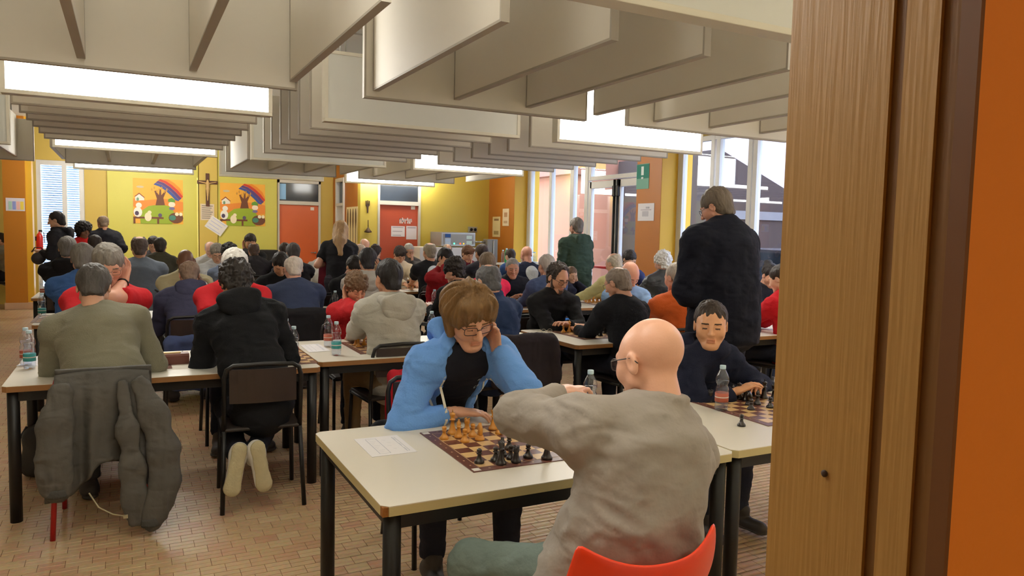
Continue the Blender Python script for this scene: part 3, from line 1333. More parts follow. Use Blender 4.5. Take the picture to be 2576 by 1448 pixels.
bme = brick_mesh()
bme.materials.append(M_brick)
cand = []
for j in range(math.ceil(1.20 / BY), int(8.65 / BY)):
    for i in range(math.ceil(-1.55 / BX), int(4.74 / BX)):
        x = (i + (.5 if j % 2 else 0)) * BX
        y = j * BY
        v = CM.T @ (np.array([x, y, 0]) - np.array([0, 0, CAMH]))
        px, py = (1288 + F * v[0] / v[2], 724 + F * v[1] / v[2]) if v[2] > .3 else (9999, 9999)
        cand.append((v[2], x, y, px, py))
cand.sort()
solo = [c for c in cand if -20 < c[3] < 812 and c[4] < 1465 and c[4] > 1240][:300]
solos = {(c[1], c[2]) for c in solo}
for c in solo:
    o = link('brick', bme, None, floor_o, (c[1], c[2], 0))
rest = [c for c in cand if (c[1], c[2]) not in solos]
bv = np.array([v.co[:] for v in bme.vertices])
bf = [list(p.vertices) for p in bme.polygons]
V, Fc = [], []
quads_only = [p for p in bf if len(p) == 4 and all(bv[k][2] > -.0055 for k in p)]
for n, c in enumerate(rest):
    V.append(bv + np.array([c[1], c[2], 0]))
    k = n * len(bv)
    Fc += [[q + k for q in p] for p in quads_only]
me = npmesh('brick_field', np.concatenate(V), np.array(Fc), smooth=False)
tag(link('brick_field', me, M_brick, floor_o), kind='stuff')

g = MB()
g.box(LEFTX - .2, WINX + .4, .45, FARY + .2, CEIL, CEIL + .15)
tag(g.build('ceiling', M_plaster), kind='structure')
g = MB()
g.box(-2.2, 3.2, -3.2, .45, 2.75, 2.9)
tag(g.build('ceiling_corridor', M_plaster), kind='structure')

# far wall: opening for the blind window on its one end
W1 = (aty(92, 500, FARY)[0], aty(213, 500, FARY)[0])
DX = (aty(703, 560, FARY)[0], aty(801, 560, FARY)[0])
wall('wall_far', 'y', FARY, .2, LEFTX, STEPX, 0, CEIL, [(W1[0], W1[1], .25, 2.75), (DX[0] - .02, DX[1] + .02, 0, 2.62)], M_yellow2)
D2X = (aty(955, 560, NEARY)[0], aty(1052, 560, NEARY)[0])
wall('wall_kitchen', 'y', NEARY, .2, STEPX, WINX + .3, 0, CEIL, [(D2X[0] - .02, D2X[1] + .02, 0, 2.62)], mat('kitchen_yellow', (214, 192, 84), .5, .04, 2))
S0, S1 = 16.45, 15.85
wall('wall_side', 'x', STEPX, .2, NEARY + .2, FARY, 0, CEIL, [(S1, S0, 0, 2.62)], M_orange)
wall('wall_left', 'x', LEFTX - .2, .2, .45, FARY, 0, CEIL, [], mat('pale_wall', (226, 220, 200), .7, .04, 2))
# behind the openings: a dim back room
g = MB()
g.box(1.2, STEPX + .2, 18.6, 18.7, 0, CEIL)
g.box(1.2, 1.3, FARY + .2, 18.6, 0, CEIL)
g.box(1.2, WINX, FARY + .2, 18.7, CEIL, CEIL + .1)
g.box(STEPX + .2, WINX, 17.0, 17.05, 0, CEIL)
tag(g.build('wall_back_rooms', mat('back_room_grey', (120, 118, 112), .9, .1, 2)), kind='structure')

# raised bright yellow panels on the far wall, pillar with crucifix between them
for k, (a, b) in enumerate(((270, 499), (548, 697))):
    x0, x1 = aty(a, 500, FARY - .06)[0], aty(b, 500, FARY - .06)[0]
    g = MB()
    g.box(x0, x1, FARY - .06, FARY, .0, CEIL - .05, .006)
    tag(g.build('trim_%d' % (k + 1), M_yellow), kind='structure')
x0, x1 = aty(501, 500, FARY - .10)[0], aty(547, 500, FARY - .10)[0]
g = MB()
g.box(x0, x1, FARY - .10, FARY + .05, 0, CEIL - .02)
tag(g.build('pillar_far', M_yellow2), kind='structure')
# pale yellow strip down the edge of the first panel
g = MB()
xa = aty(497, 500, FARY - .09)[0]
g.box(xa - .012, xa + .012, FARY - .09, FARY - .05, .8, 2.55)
tag(g.build('trim_3', mat('pale_edge_strip', (250, 240, 140), .3, .03, 5)), kind='structure')

# doors in the far walls
def orange_door(name, x0, x1, y, rgb, extra=None):
    r = empty(name, ((x0 + x1) / 2, y, 0))
    tag(r, kind='structure')
    w = (x1 - x0) / 2
    g = MB()
    g.box(-w, w, .03, .07, .0, 2.07, .004)
    g.build('leaf', mat(name + '_paint', rgb, .42, .05, 3), r)
    g = MB()
    for s in (-1, 1):
        g.box(s * w - .045 * (s < 0) , s * w + .045 * (s > 0), -.02, .1, 0, 2.62)
    g.box(-w, w, -.02, .1, 2.07, 2.15)
    g.box(-w - .045, w + .045, -.02, .1, 2.54, 2.62)
    g.build('frame', mat('door_frame_grey', (206, 202, 190), .5, .04, 4), r)
    g = MB()
    g.box(-w, w, .035, .045, 2.15, 2.54)
    g.build('transom_pane', M_darkglass, r)
    g = MB()
    g.lathe([(0, 0), (.012, .0), (.012, .04), (.02, .045), (.02, .07), (0, .072)], 10)
    g.tube([(0, 0, .05), (-.10, 0, .05)], .009, 6)
    ho = g.build('handle', mat('handle_steel', (150, 150, 150), .3, .1, 20, metal=.9), r)
    ho.rotation_euler = (math.pi / 2, 0, 0)
    ho.location = (w - .07, .03, 1.02)
    return r


d1 = orange_door('door_1', DX[0], DX[1], FARY, (212, 100, 46))
d2 = orange_door('door_2', D2X[0], D2X[1], NEARY, (182, 76, 42))
# daylight in the first transom painted as blue bars, small notices on the leaves
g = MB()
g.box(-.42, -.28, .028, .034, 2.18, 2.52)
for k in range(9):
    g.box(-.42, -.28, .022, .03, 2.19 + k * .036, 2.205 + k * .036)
g.build('transom_daylight', mat('daylight_blue', (150, 200, 240), .5, .05, 5), d1)
def sheet(name, label, cat, x0, x1, y, z0, z1, rgb, lines=(90, 90, 95), n=5, parent=None, tilt=0., group=None):
    """Paper on a wall: page plus printed lines (printed as thin raised ink)."""
    r = empty(name, ((x0 + x1) / 2, y, (z0 + z1) / 2))
    tag(r, label, cat, group)
    w, h = (x1 - x0) / 2, (z1 - z0) / 2
    g = MB()
    g.box(-w, w, -.003, 0, -h, h)
    g.build('page', mat('paper_%d_%d_%d' % rgb, rgb, .8, .03, 10), r)
    if n:
        g = MB()
        for k in range(n):
            zz = h * .75 - k * (1.5 * h / max(1, n - 1) if n > 1 else 0)
            g.box(-w * .8, w * (.8 - .35 * ((k * 7) % 3) / 2), -.0042, -.003, zz - h * .035, zz + h * .035)
        g.build('print', mat('ink_%d_%d_%d' % lines, lines, .8, .1, 10), r)
    r.rotation_euler = (0, tilt, 0)
    return r


def px_sheet(name, label, cat, pa, pb, Y, rgb, **k):
    a, b = aty(pa[0], pa[1], Y), aty(pb[0], pb[1], Y)
    return sheet(name, label, cat, a[0], b[0], Y - .001, b[2], a[2], rgb, **k)


px_sheet('notice', 'white sheet with two typed lines taped low on the red door', 'notice', (984, 568), (1018, 595), NEARY + .03, (228, 222, 226), n=3)
px_sheet('notice', 'plain pale sheet taped beside the typed sheet on the red door', 'notice', (1022, 568), (1048, 602), NEARY + .03, (222, 214, 220), n=1)
px_sheet('door_plate', 'small white plate in the top corner of the orange door', 'sign', (781, 521), (790, 529), FARY + .03, (235, 225, 215), n=0)
px_sheet('door_plate', 'small white plate in the top corner of the red door', 'sign', (1034, 518), (1044, 527), NEARY + .03, (235, 225, 215), n=1)
# cut-out white letters on the red door
g = MB()
lx = aty(1005, 545, NEARY + .03)
for k in range(5):
    x = lx[0] + k * .055
    g.box(x, x + .016, NEARY + .022, NEARY + .03, 1.70, 1.80 + .02 * (k % 2))
    g.box(x, x + .045, NEARY + .022, NEARY + .03, 1.78 - .04 * (k % 2), 1.80 - .04 * (k % 2))
    g.box(x + .032, x + .045, NEARY + .022, NEARY + .03, 1.70 + .03 * (k % 3), 1.80)
tag(g.build('door_lettering', mat('white_cutout', (236, 232, 228), .7, .03, 10)), 'row of cut-out white letters stuck on the red door', 'lettering')

# side wall: white-framed opening and the long tableware poster on its orange end
r = tag(empty('door_3', (STEPX, (S0 + S1) / 2, 0)), kind='structure')
g = MB()
hw = (S0 - S1) / 2
g.box(-.03, .22, -hw - .05, -hw + .02, 0, 2.66)
g.box(-.03, .22, hw - .02, hw + .05, 0, 2.66)
g.box(-.03, .22, -hw, hw, 2.58, 2.66)
g.box(-.03, .22, -hw, hw, 2.06, 2.12)
g.build('frame', M_white, r)
g = MB()
g.box(.05, .06, -hw + .02, hw - .02, 2.12, 2.58)
g.build('transom_pane', M_darkglass, r)

r = tag(empty('tableware_poster', (STEPX - .012, 15.18, 1.62)), 'cream poster of tall forks and spoons on the orange wall end', 'poster')
g = MB()
g.box(-.002, .008, -.42, .42, -.42, .40)
g.build('page', mat('poster_cream', (240, 224, 176), .7, .04, 6), r)
for k in range(4):
    g = MB()
    y = .30 - k * .2
    g.prism([(y - .012, -.36), (y + .012, -.36), (y + .016, -.05), (y + .05, .10), (y + .045, .26), (y + .015, .36), (y - .015, .36), (y - .045, .26), (y - .05, .10), (y - .016, -.05)], 'x', -.006, -.002)
    g.build('cutlery_print', mat('poster_brown_ink', (110, 84, 50), .8, .2, 10), r)

# pillars on the window side
def pillar(name, y0, y1, x0=6.98):
    r = tag(empty(name, (x0, y0, 0)), kind='structure')
    g = MB()
    g.box(0, WINX + .3 - x0, .004, y1 - y0, 0, CEIL)
    g.build('pillar_body', M_orange, r)
    g = MB()
    g.box(.003, WINX + .3 - x0, 0, .004, 0, CEIL)
    g.build('lit_end_face', M_yellow3, r)  # window light on the pillar end, painted as a yellow face
    return r


PY1 = (atx(1293, 550, 6.98)[1], NEARY)
PY2 = (atx(1661, 550, 6.98)[1], atx(1599, 550, 6.98)[1])
pillar('pillar_window', PY1[0], PY1[1])
pillar('pillar_exit', PY2[0], PY2[1])
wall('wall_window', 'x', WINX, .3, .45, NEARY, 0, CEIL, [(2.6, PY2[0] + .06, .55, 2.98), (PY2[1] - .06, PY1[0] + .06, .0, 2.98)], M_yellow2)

# left free-standing pillar with clay skirting
LPX = [float(aty(q, 600, 15.75)[0]) for q in (10, 66, 82)]
pl = np.array([LPX[1], 15.75, 0])
r = tag(empty('pillar_left', (LPX[1], 15.75, 0)), kind='structure')
g = MB()
g.box(LPX[0] - LPX[1], 0, 0, .35, .12, CEIL)
g.build('pillar_body', mat('left_pillar_orange', (184, 116, 24), .5, .05, 2), r)
g = MB()
g.box(.001, LPX[2] - LPX[1], .06, .34, .12, CEIL)
g.build('side_post', M_yellow3, r)
g = MB()
g.box(LPX[0] - LPX[1] - .015, LPX[2] - LPX[1] + .01, -.015, .36, 0, .12)
g.build('skirting', mat('skirting_clay', (196, 160, 130), .6, .08, 6), r)
px_sheet('timetable', 'white timetable with coloured columns on the free-standing orange pillar', 'notice', (14, 497), (63, 531), 15.749, (222, 214, 222), n=0)
tb = PEOPLE_TB = [o for o in bpy.data.objects if o.name.startswith('timetable')][0]
for k, c in enumerate(((170, 205, 190), (150, 160, 220), (240, 190, 180), (240, 214, 90))):
    g = MB()
    g.box(-.10 + k * .058, -.05 + k * .058, -.006, -.003, -.09, .055)
    g.build('column_print', mat('print_%d_%d_%d' % c, c, .8, .03, 10), tb)

# fire extinguisher and a wooden peg board on the pillar side
g = MB()
g.lathe([(0, 0), (.07, 0), (.075, .02), (.075, .40), (.05, .46), (.02, .49), (.02, .52), (0, .52)], 16)
r = tag(empty('fire_extinguisher', (LPX[2] + .085, 15.97, 1.0)), 'red fire extinguisher hung beside the free-standing orange pillar', 'extinguisher')
r.scale = (.75, .75, .75)
g.build('cylinder', mat('extinguisher_red', (190, 30, 26), .3, .06, 8), r)
g = MB()
g.box(-.015, .06, -.015, .015, .52, .56)
g.tube([(.02, 0, .53), (.09, 0, .50), (.10, 0, .25)], .009, 6)
g.build('valve_hose', M_black, r)
g = MB()
g.box(-.086, -.06, -.05, .05, .30, .40)
g.build('bracket', M_black, r)

# blind window on the far wall
r = tag(empty('window_1', ((W1[0] + W1[1]) / 2, FARY, 0)), kind='structure')
w = (W1[1] - W1[0]) / 2
g = MB()
for a, b in ((-w, -w + .07), (w - .09, w), (.02, .10)):
    g.box(a, b, .02, .10, .25, 2.75)
g.box(-w + .001, w - .001, .024, .096, .251, .33)
g.box(-w + .001, w - .001, .024, .096, 2.66, 2.749)
g.box(-w + .001, w - .001, .024, .096, .98, 1.06)
g.build('frame', M_white, r)
g = MB()
g.box(-w, w, .07, .08, .3, 2.7)
g.build('pane', M_glass, r)
M_slat = mat('blind_slat', (205, 226, 248), .5, .04, 5)
sl = MB()
sl.box(-w + .07, w - .09, .112, .120, -.014, .014, M=Matrix.Rotation(.5, 4, 'X'))
sme = sl.mesh('slat')
sme.materials.append(M_slat)
for k in range(54):
    o = link('slat', sme, None, r, (0, .03, .35 + k * .043))

# glazing on the long side
M_pvc = mat('white_pvc', (232, 232, 230), .35, .03, 5)
M_shadowgap = mat('frame_gasket', (60, 70, 80), .6, .1, 10)


def glazing(name, ya, yb, z0, z1, mull, rails=()):
    r = tag(empty(name, (WINX + .06, ya, 0)), kind='structure')
    L = yb - ya
    for (y, wd) in mull:
        g = MB()
        g.box(-.034, .054, y - ya - wd / 2, y - ya + wd / 2, z0 + .001, z1 - .001, .004)
        g.build('mullion', M_pvc, r)
    g = MB()
    g.box(-.03, .05, 0, L, z0, z0 + .07, .004)
    g.box(-.03, .05, 0, L, z1 - .07, z1, .004)
    for z in rails:
        g.box(-.03, .05, 0, L, z - .035, z + .035, .004)
    g.build('rail', M_pvc, r)
    ys = sorted([m[0] - ya for m in mull])
    for a, b in zip(ys[:-1], ys[1:]):
        if b - a > .12:
            g = MB()
            g.box(.008, .014, a, b, z0 + .05, z1 - .05)
            g.build('pane', M_glass, r)
    return r


def wy(px):
    return float(atx(px, 560, WINX + .06)[1])


GD = wy(1481)
glazing('window_2', GD, PY1[0] + .05, .02, 2.95, [(PY1[0] - .05, .20), (wy(1386), .09), (wy(1440), .12), (wy(1476), .10)], (.95,))
glazing('window_3', 2.6, PY2[0] + .05, .55, 2.98, [(PY2[0] - .04, .14), (wy(1790), .07), (wy(1804), .07), (wy(1884), .07), (wy(1897), .07), (wy(1990), .10), (5.05, .1), (3.9, .1), (2.65, .1)])
DT = float(atx(1540, 450, WINX + .06)[2])
r = glazing('window_4', PY2[1], GD, DT, 2.95, [(PY2[1] + .03, .06), (GD - .04, .08)])
# exit door, two glazed leaves with black vertical panic rods
r = tag(empty('door_4', (WINX + .06, PY2[1], 0)), kind='structure')
L = GD - PY2[1]
ms = wy(1553) - PY2[1]
for a, b, nm in ((.0, ms, 'leaf'), (ms, L, 'leaf')):
    g = MB()
    g.box(-.03, .04, a + .01, a + .10, .02, DT - .02, .004)
    g.box(-.03, .04, b - .10, b - .01, .02, DT - .02, .004)
    g.box(-.03, .04, a + .05, b - .05, DT - .14, DT - .02, .004)
    g.box(-.03, .04, a + .05, b - .05, .02, .16, .004)
    lf = g.build(nm, M_pvc, r)
    g = MB()
    g.box(.002, .008, a + .09, b - .09, .14, DT - .12)
    g.build('pane', M_glass, lf)
    g = MB()
    g.tube([(-.075, (a + b) / 2 - .28, 1.0), (-.075, (a + b) / 2 + .28, 1.0)], .022, 8)
    g.box(-.08, -.03, a + .04, a + .09, .95, 1.05)
    g.box(-.08, -.03, b - .09, b - .04, .95, 1.05)
    g.build('push_bar', mat('push_bar_red', (176, 28, 34), .4, .06, 8), lf)
for y in (ms + .05, ms - .05):
    g = MB()
    g.tube([(-.05, y, .05), (-.05, y, DT - .02)], .020, 8)
    g.box(-.075, -.03, y - .035, y + .035, DT - .30, DT - .12, .01)
    g.build('panic_rod', M_black, r)

# papers and the exit sign on the pillars (those faces look towards -X)
def side_sheet(name, label, cat, pa, pb, X, rgb, marks=(), backing=None):
    a, b = atx(pa[0], pa[1], X), atx(pb[0], pb[1], X)
    r = tag(empty(name, (X - .004, (a[1] + b[1]) / 2, (a[2] + b[2]) / 2)), label, cat)
    w, h = abs(a[1] - b[1]) / 2, (a[2] - b[2]) / 2
    g = MB()
    g.box(0, .003, -w, w, -h, h)
    g.build('page', mat('paper_%d_%d_%d' % rgb, rgb, .7, .03, 10), r)
    for kk, (nm, c, (u0, u1, v0, v1)) in enumerate(marks):
        g = MB()
        g.box(-.0015 * (kk + 1), 0, -w + 2 * w * u0, -w + 2 * w * u1, -h + 2 * h * v0, -h + 2 * h * v1)
        g.build(nm, mat('print_%d_%d_%d' % c, c, .7, .03, 10), r)
    return r


side_sheet('exit_sign', 'green emergency sign with white door symbol on the orange pillar', 'sign', (1603, 414), (1632, 474), 6.978, (120, 170, 150),
           [('green_field', (28, 122, 104), (.02, .98, .42, .98)), ('door_symbol', (228, 236, 230), (.42, .62, .55, .90)), ('arrow_symbol', (228, 236, 230), (.44, .60, .40, .48))])
side_sheet('wall_plan', 'white floor-plan sheet on the pillar under the green sign', 'notice', (1606, 512), (1645, 555), 6.978, (226, 224, 228),
           [('plan_print', (190, 188, 196), (.35, .72, .25, .55)), ('plan_print', (196, 190, 200), (.18, .82, .60, .66)), ('plan_print', (180, 180, 190), (.30, .5, .70, .80))])
side_sheet('calendar', 'narrow paper calendar hung on the corner pillar by the windows', 'calendar', (1265, 525), (1280, 568), 6.978, (232, 214, 190),
           [('month_print', (190, 150, 120), (.25, .75, .52, .78)), ('month_print', (200, 170, 140), (.2, .8, .15, .3))])
side_sheet('calendar', 'wide cream calendar low on the corner pillar', 'calendar', (1240, 545), (1258, 596), 6.978, (232, 216, 176),
           [('month_print', (150, 120, 90), (.2, .8, .8, .9)), ('month_print', (170, 150, 110), (.2, .8, .12, .3))])

# outdoors beyond the glazing
g = MB()
g.box(WINX + .35, 40, -10, 40, -.3, -.12)
tag(g.build('ground_outside', mat('courtyard_paving', (150, 146, 150), .8, .1, 1)), kind='structure')
g = MB()
g.box(17, 17.4, -6, 40, -.2, 9)
tag(g.build('wall_neighbour', mat('neighbour_plaster', (196, 176, 184), .9, .05, .6)), kind='structure')
g = MB()
g.prism([(-.2, -.2), (-.2, 3.6), (3.2, 2.3), (3.4, 2.3), (3.4, -.2)], 'y', 13.2, 17.2)
so = tag(empty('garden_shed', (12.4, 0, 0)), 'brown shed with sloping roof outside the large windows', 'shed')
o = g.build('shed_body', mat('shed_brown', (66, 50, 46), .8, .15, 2), so)
g = MB()
g.box(-.3, 3.5, -.05, 0, 2.0, 2.2)
g.build('gutter', mat('gutter_grey', (120, 116, 118), .5, .1, 5), so, (0, 13.2, 0))
# orange house wing seen through the exit door
g = MB()
g.box(0, 2.0, 0, 9, -.1, 3.2)
so = tag(empty('house_wing', (11.0, 17.5, 0)), 'low orange house wing outside beyond the glass exit door', 'building')
g.build('walls', mat('house_orange', (196, 130, 100), .85, .08, 1), so)
g = MB()
g.prism([(-.3, 3.2), (2.3, 3.2), (1.0, 4.2)], 'y', -.2, 9.2)
g.build('roof', mat('house_roof', (150, 96, 76), .85, .15, 3), so)
g = MB()
g.box(-.03, 0, 3, 4, 1.0, 2.2)
g.build('window', mat('house_window', (90, 110, 130), .2, .1, 3), so)
# dark parked car beyond the last window
def car(loc):
    r = tag(empty('parked_car', loc, math.radians(8)), 'dark parked car outside, low behind the last window', 'car')
    g = MB()
    g.prism([(-2.1, .35), (-2.15, .75), (-1.9, .95), (-1.15, 1.02), (-.55, 1.48), (.75, 1.50), (1.45, 1.02), (2.05, .9), (2.1, .4)], 'x', -.85, .85)
    g.build('car_body', mat('car_charcoal', (52, 46, 50), .25, .1, 2, coat=.5), r)
    g = MB()
    g.prism([(-1.02, 1.03), (-.50, 1.43), (.70, 1.45), (1.30, 1.03)], 'x', -.87, .87)
    g.build('side_glass', mat('car_glass', (30, 34, 40), .1, .1, 2), r)
    for y in (-1.3, 1.3):
        for x in (-.80, .80):
            g = MB()
            g.lathe([(0, -.10), (.30, -.10), (.32, -.06), (.32, .06), (.30, .10), (0, .10)], 16)
            o = g.build('wheel', M_black, r, (x, y, .32))
            o.rotation_euler = (0, math.pi / 2, 0)
    return r


car((10.4, 9.3, -.12))

# ---- doorway in which the camera stands
JX = .75
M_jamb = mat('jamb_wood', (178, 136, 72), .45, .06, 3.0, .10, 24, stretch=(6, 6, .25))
M_jamb2 = mat('jamb_wood_shaded', (128, 90, 44), .5, .12, 3.0, .10, 24, stretch=(6, 6, .25))  # shade in the groove and rebate, put into a darker wood
wall('wall_front', 'y', .470, .215, LEFTX, WINX + .3, 0, CEIL, [(-.42, JX + .010, -.01, 2.35)], mat('pale_wall', (226, 220, 200), .7, .04, 2))
g = MB()
g.box(-2.2, -.42, .460, .4695, 0, 2.75)
g.box(JX + .010, 3.2, .460, .4695, 0, 2.75)
g.box(-.42, JX + .010, .460, .4695, 2.35, 2.75)
tag(g.build('wall_corridor_front', M_orange_wall), kind='structure')
r = tag(empty('door_5', (JX, 0, 0)), kind='structure')
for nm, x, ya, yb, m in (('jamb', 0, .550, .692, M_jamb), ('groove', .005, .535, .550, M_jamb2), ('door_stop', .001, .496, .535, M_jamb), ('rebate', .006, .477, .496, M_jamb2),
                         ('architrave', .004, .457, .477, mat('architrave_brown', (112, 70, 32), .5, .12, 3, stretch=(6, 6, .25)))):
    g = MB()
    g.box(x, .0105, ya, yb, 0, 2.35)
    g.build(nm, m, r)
g = MB()
g.box(-1.19, -1.17, .44, .70, 0, 2.35)
g.build('jamb', M_jamb, r)
g = MB()
g.box(-1.19, .0105, .44, .70, 2.33, 2.35)
g.build('head_jamb', M_jamb, r)
hp = atx(2076, 1190, JX)
g = MB()
g.lathe([(0, 0), (.0045, 0), (.0045, .0012), (.002, .002), (0, .002)], 10)
o = g.build('knot', mat('wood_knot', (60, 36, 16), .7, .2, 40), r, (-.0012, hp[1], hp[2]))
o.rotation_euler = (0, -math.pi / 2, 0)
# corridor shell behind the camera, with an unseen ceiling lamp added to light the doorway
g = MB()
g.box(-2.3, -2.2, -3.2, .45, 0, 2.75)
g.box(3.2, 3.3, -3.2, .45, 0, 2.75)
g.box(-2.3, 3.3, -3.3, -3.2, 0, 2.75)
tag(g.build('wall_corridor', mat('corridor_cream', (224, 206, 176), .8, .05, 3)), kind='structure')
r = tag(empty('added_corridor_lamp', (1.1, -1.9, 2.75)), 'added unseen round ceiling lamp in the corridor behind the doorway', 'lamp')
g = MB()
g.lathe([(0, -.10), (.12, -.09), (.19, -.05), (.20, 0)], 24)
g.build('lamp_shade', emit('corridor_glow', (255, 236, 205), 48.0), r)
g = MB()
g.lathe([(.205, -.02), (.215, -.01), (.215, 0), (.0, 0)], 24)
g.build('lamp_base', M_white, r)

# ------------------------------------------------------------------ ceiling baffles and light panels
M_baffle = mat('baffle_cream', (226, 220, 206), .6, .03, 2.5)
M_baffle_edge = mat('baffle_edge', (176, 168, 154), .6, .04, 4)
COLS = {'A': (-.77, 1.06), 'B': (1.48, 3.33), 'C': (3.74, 5.58), 'Z': (-3.02, -1.19)}
COLN = {'A': 'over the left-side tables', 'B': 'over the middle tables', 'C': 'over the tables by the windows', 'Z': 'beside the free-standing orange pillar'}
COLN['A'] = 'over the sage-sweater man'


def board(x0, x1, y0, y1, z0, z1, label, group):
    cx, cy = (x0 + x1) / 2, (y0 + y1) / 2
    r = tag(empty('ceiling_baffle', (cx, cy, z0)), label, 'baffle', group)
    hx, hy = (x1 - x0) / 2, (y1 - y0) / 2
    g = MB()
    g.box(-hx, hx, -hy, hy, .012, z1 - z0, .003)
    g.build('panel', M_baffle, r)
    e = .0
    g = MB()
    g.box(-hx - .002, hx + .002, -hy - .002, hy + .002, 0, .012)
    if hx > hy:
        for s in (-1, 1):
            g.box(s * hx - .012 * (s > 0) - .002 * (s < 0), s * hx + .012 * (s < 0) + .002 * (s > 0), -hy - .002, hy + .002, .012, z1 - z0 + .001)
    else:
        for s in (-1, 1):
            g.box(-hx - .002, hx + .002, s * hy - .012 * (s > 0) - .002 * (s < 0), s * hy + .012 * (s < 0) + .002 * (s > 0), .012, z1 - z0 + .001)
    g.build('edge_strip', M_baffle_edge, r)
    for s in (-.7, .7):
        p = (s * hx, 0) if hx > hy else (0, s * hy)
        g = MB()
        g.tube([(p[0], p[1], z1 - z0 - .02), (p[0], p[1], CEIL - z0)], .006, 6)
        g.build('hanger', mat('hanger_steel', (170, 170, 165), .4, .1, 10, metal=.6), r)
    return r


ORD = ['first', 'second', 'third', 'fourth', 'fifth', 'sixth', 'seventh', 'eighth', 'ninth', 'tenth', 'eleventh', 'twelfth', 'thirteenth']
YB = [-1.44, -.84, -.24, .355, .955, 1.51, 2.11, 2.70, 3.31, 3.91, 4.51, 5.11, 5.71]
for k, (ya, yb, nm, zz) in enumerate(((3.07, 5.03, 'the tables nearest the doorway', 2.50), (11.0, 12.98, 'the far rows of tables', 2.50))):
    for n, x in enumerate(YB):
        board(x, x + .04, ya, yb, zz, zz + .60, 'lengthwise acoustic board above %s, %s from the window wall' % (nm, ORD[len(YB) - 1 - n]), 'lengthwise boards above ' + nm)
for yc, nm in ((5.035, 'second'), (12.985, 'far')):
    for c, (a, b) in COLS.items():
        d = {'A': (-.03, -.06), 'B': (-.03, -.08), 'C': (-.09, -.1), 'Z': (0, 0)}[c]
        board(a + d[0], b + d[1], yc, yc + .04, 2.45, 3.05, 'crosswise board %s closing the %s lengthwise bank' % (COLN[c], nm), 'closing boards of the %s bank' % nm)
XB = [6.85, 7.35, 7.83, 8.32, 8.88, 9.42]
for c, (a, b) in COLS.items():
    for n, y in enumerate(XB):
        board(a, b - .04, y, y + .04, 2.45, 3.05, 'crosswise acoustic board %s, %s of its bank' % (COLN[c], ORD[n]), 'crosswise bank ' + COLN[c])
ON = {'A', 'C'}


def light(c, y, row):
    a, b = COLS[c]
    lit = c in ON
    lab = ('glowing white light panel ' if lit else 'unlit white light panel ') + COLN[c] + ', ' + row
    r = tag(empty('ceiling_light_panel', ((a + b) / 2, y + .05, 2.45)), lab, 'light panel', 'light panels hung among the baffles')
    hx = (b - a) / 2
    g = MB()
    g.box(-hx, hx, -.05, .05, 0, .03, .003)
    g.box(-hx, hx, -.05, .05, .56, .59, .003)
    g.box(-hx, -hx + .03, -.05, .05, .03, .56)
    g.box(hx - .03, hx, -.05, .05, .03, .56)
    g.build('frame', mat('panel_frame', (208, 202, 186), .5, .03, 4), r)
    g = MB()
    g.box(-hx + .03, hx - .03, .030, .044, .03, .56)
    g.build('back_plate', emit('panel_glow', (255, 251, 242), LAMP) if (lit and y > 14) else (emit('added_back_glow', (255, 251, 242), LAMP * .28) if (lit and y < 3) else M_baffle), r)  # back glow added on first and last rows to brighten baffles and far wall
    if lit:
        g = MB()
        g.box(-hx + .05, hx - .05, -.035, .035, .591, .600)
        g.build('added_uplight', emit('added_uplight_glow', (255, 250, 240), LAMP * 3.5), r)  # glowing strip added on top to brighten the ceiling and baffles
    g = MB()
    g.box(-hx + .03, hx - .03, -.044, .028, .03, .56)
    g.build('diffuser', emit('panel_glow', (255, 251, 242), LAMP) if lit else mat('panel_acrylic', (202, 202, 196), .35, .02, 3), r)
    for s in (-.8, .8):
        g = MB()
        g.tube([(s * hx, 0, .58), (s * hx, 0, CEIL - 2.45)], .006, 6)
        g.build('hanger', mat('hanger_steel', (170, 170, 165), .4, .1, 10, metal=.6), r)


for c in 'ABC':
    for y, row in ((2.42, 'first from the doorway'), (6.31, 'second from the doorway'), (10.42, 'third from the doorway'), (14.23, 'last towards the far wall')):
        light(c, y, row)
for y, row in ((6.31, 'second from the doorway'), (10.42, 'third from the doorway')):
    light('Z', y, row)
# ceiling rails the hangers fix to
for k, y in enumerate((3.6, 4.6, 7.0, 9.2, 11.4, 12.6)):
    g = MB()
    g.box(-3.1, 5.8, y - .03, y + .03, CEIL - .04, CEIL)
    tag(g.build('trim_%d' % (k + 10), mat('rail_grey', (170, 168, 160), .5, .05, 5)), kind='structure')


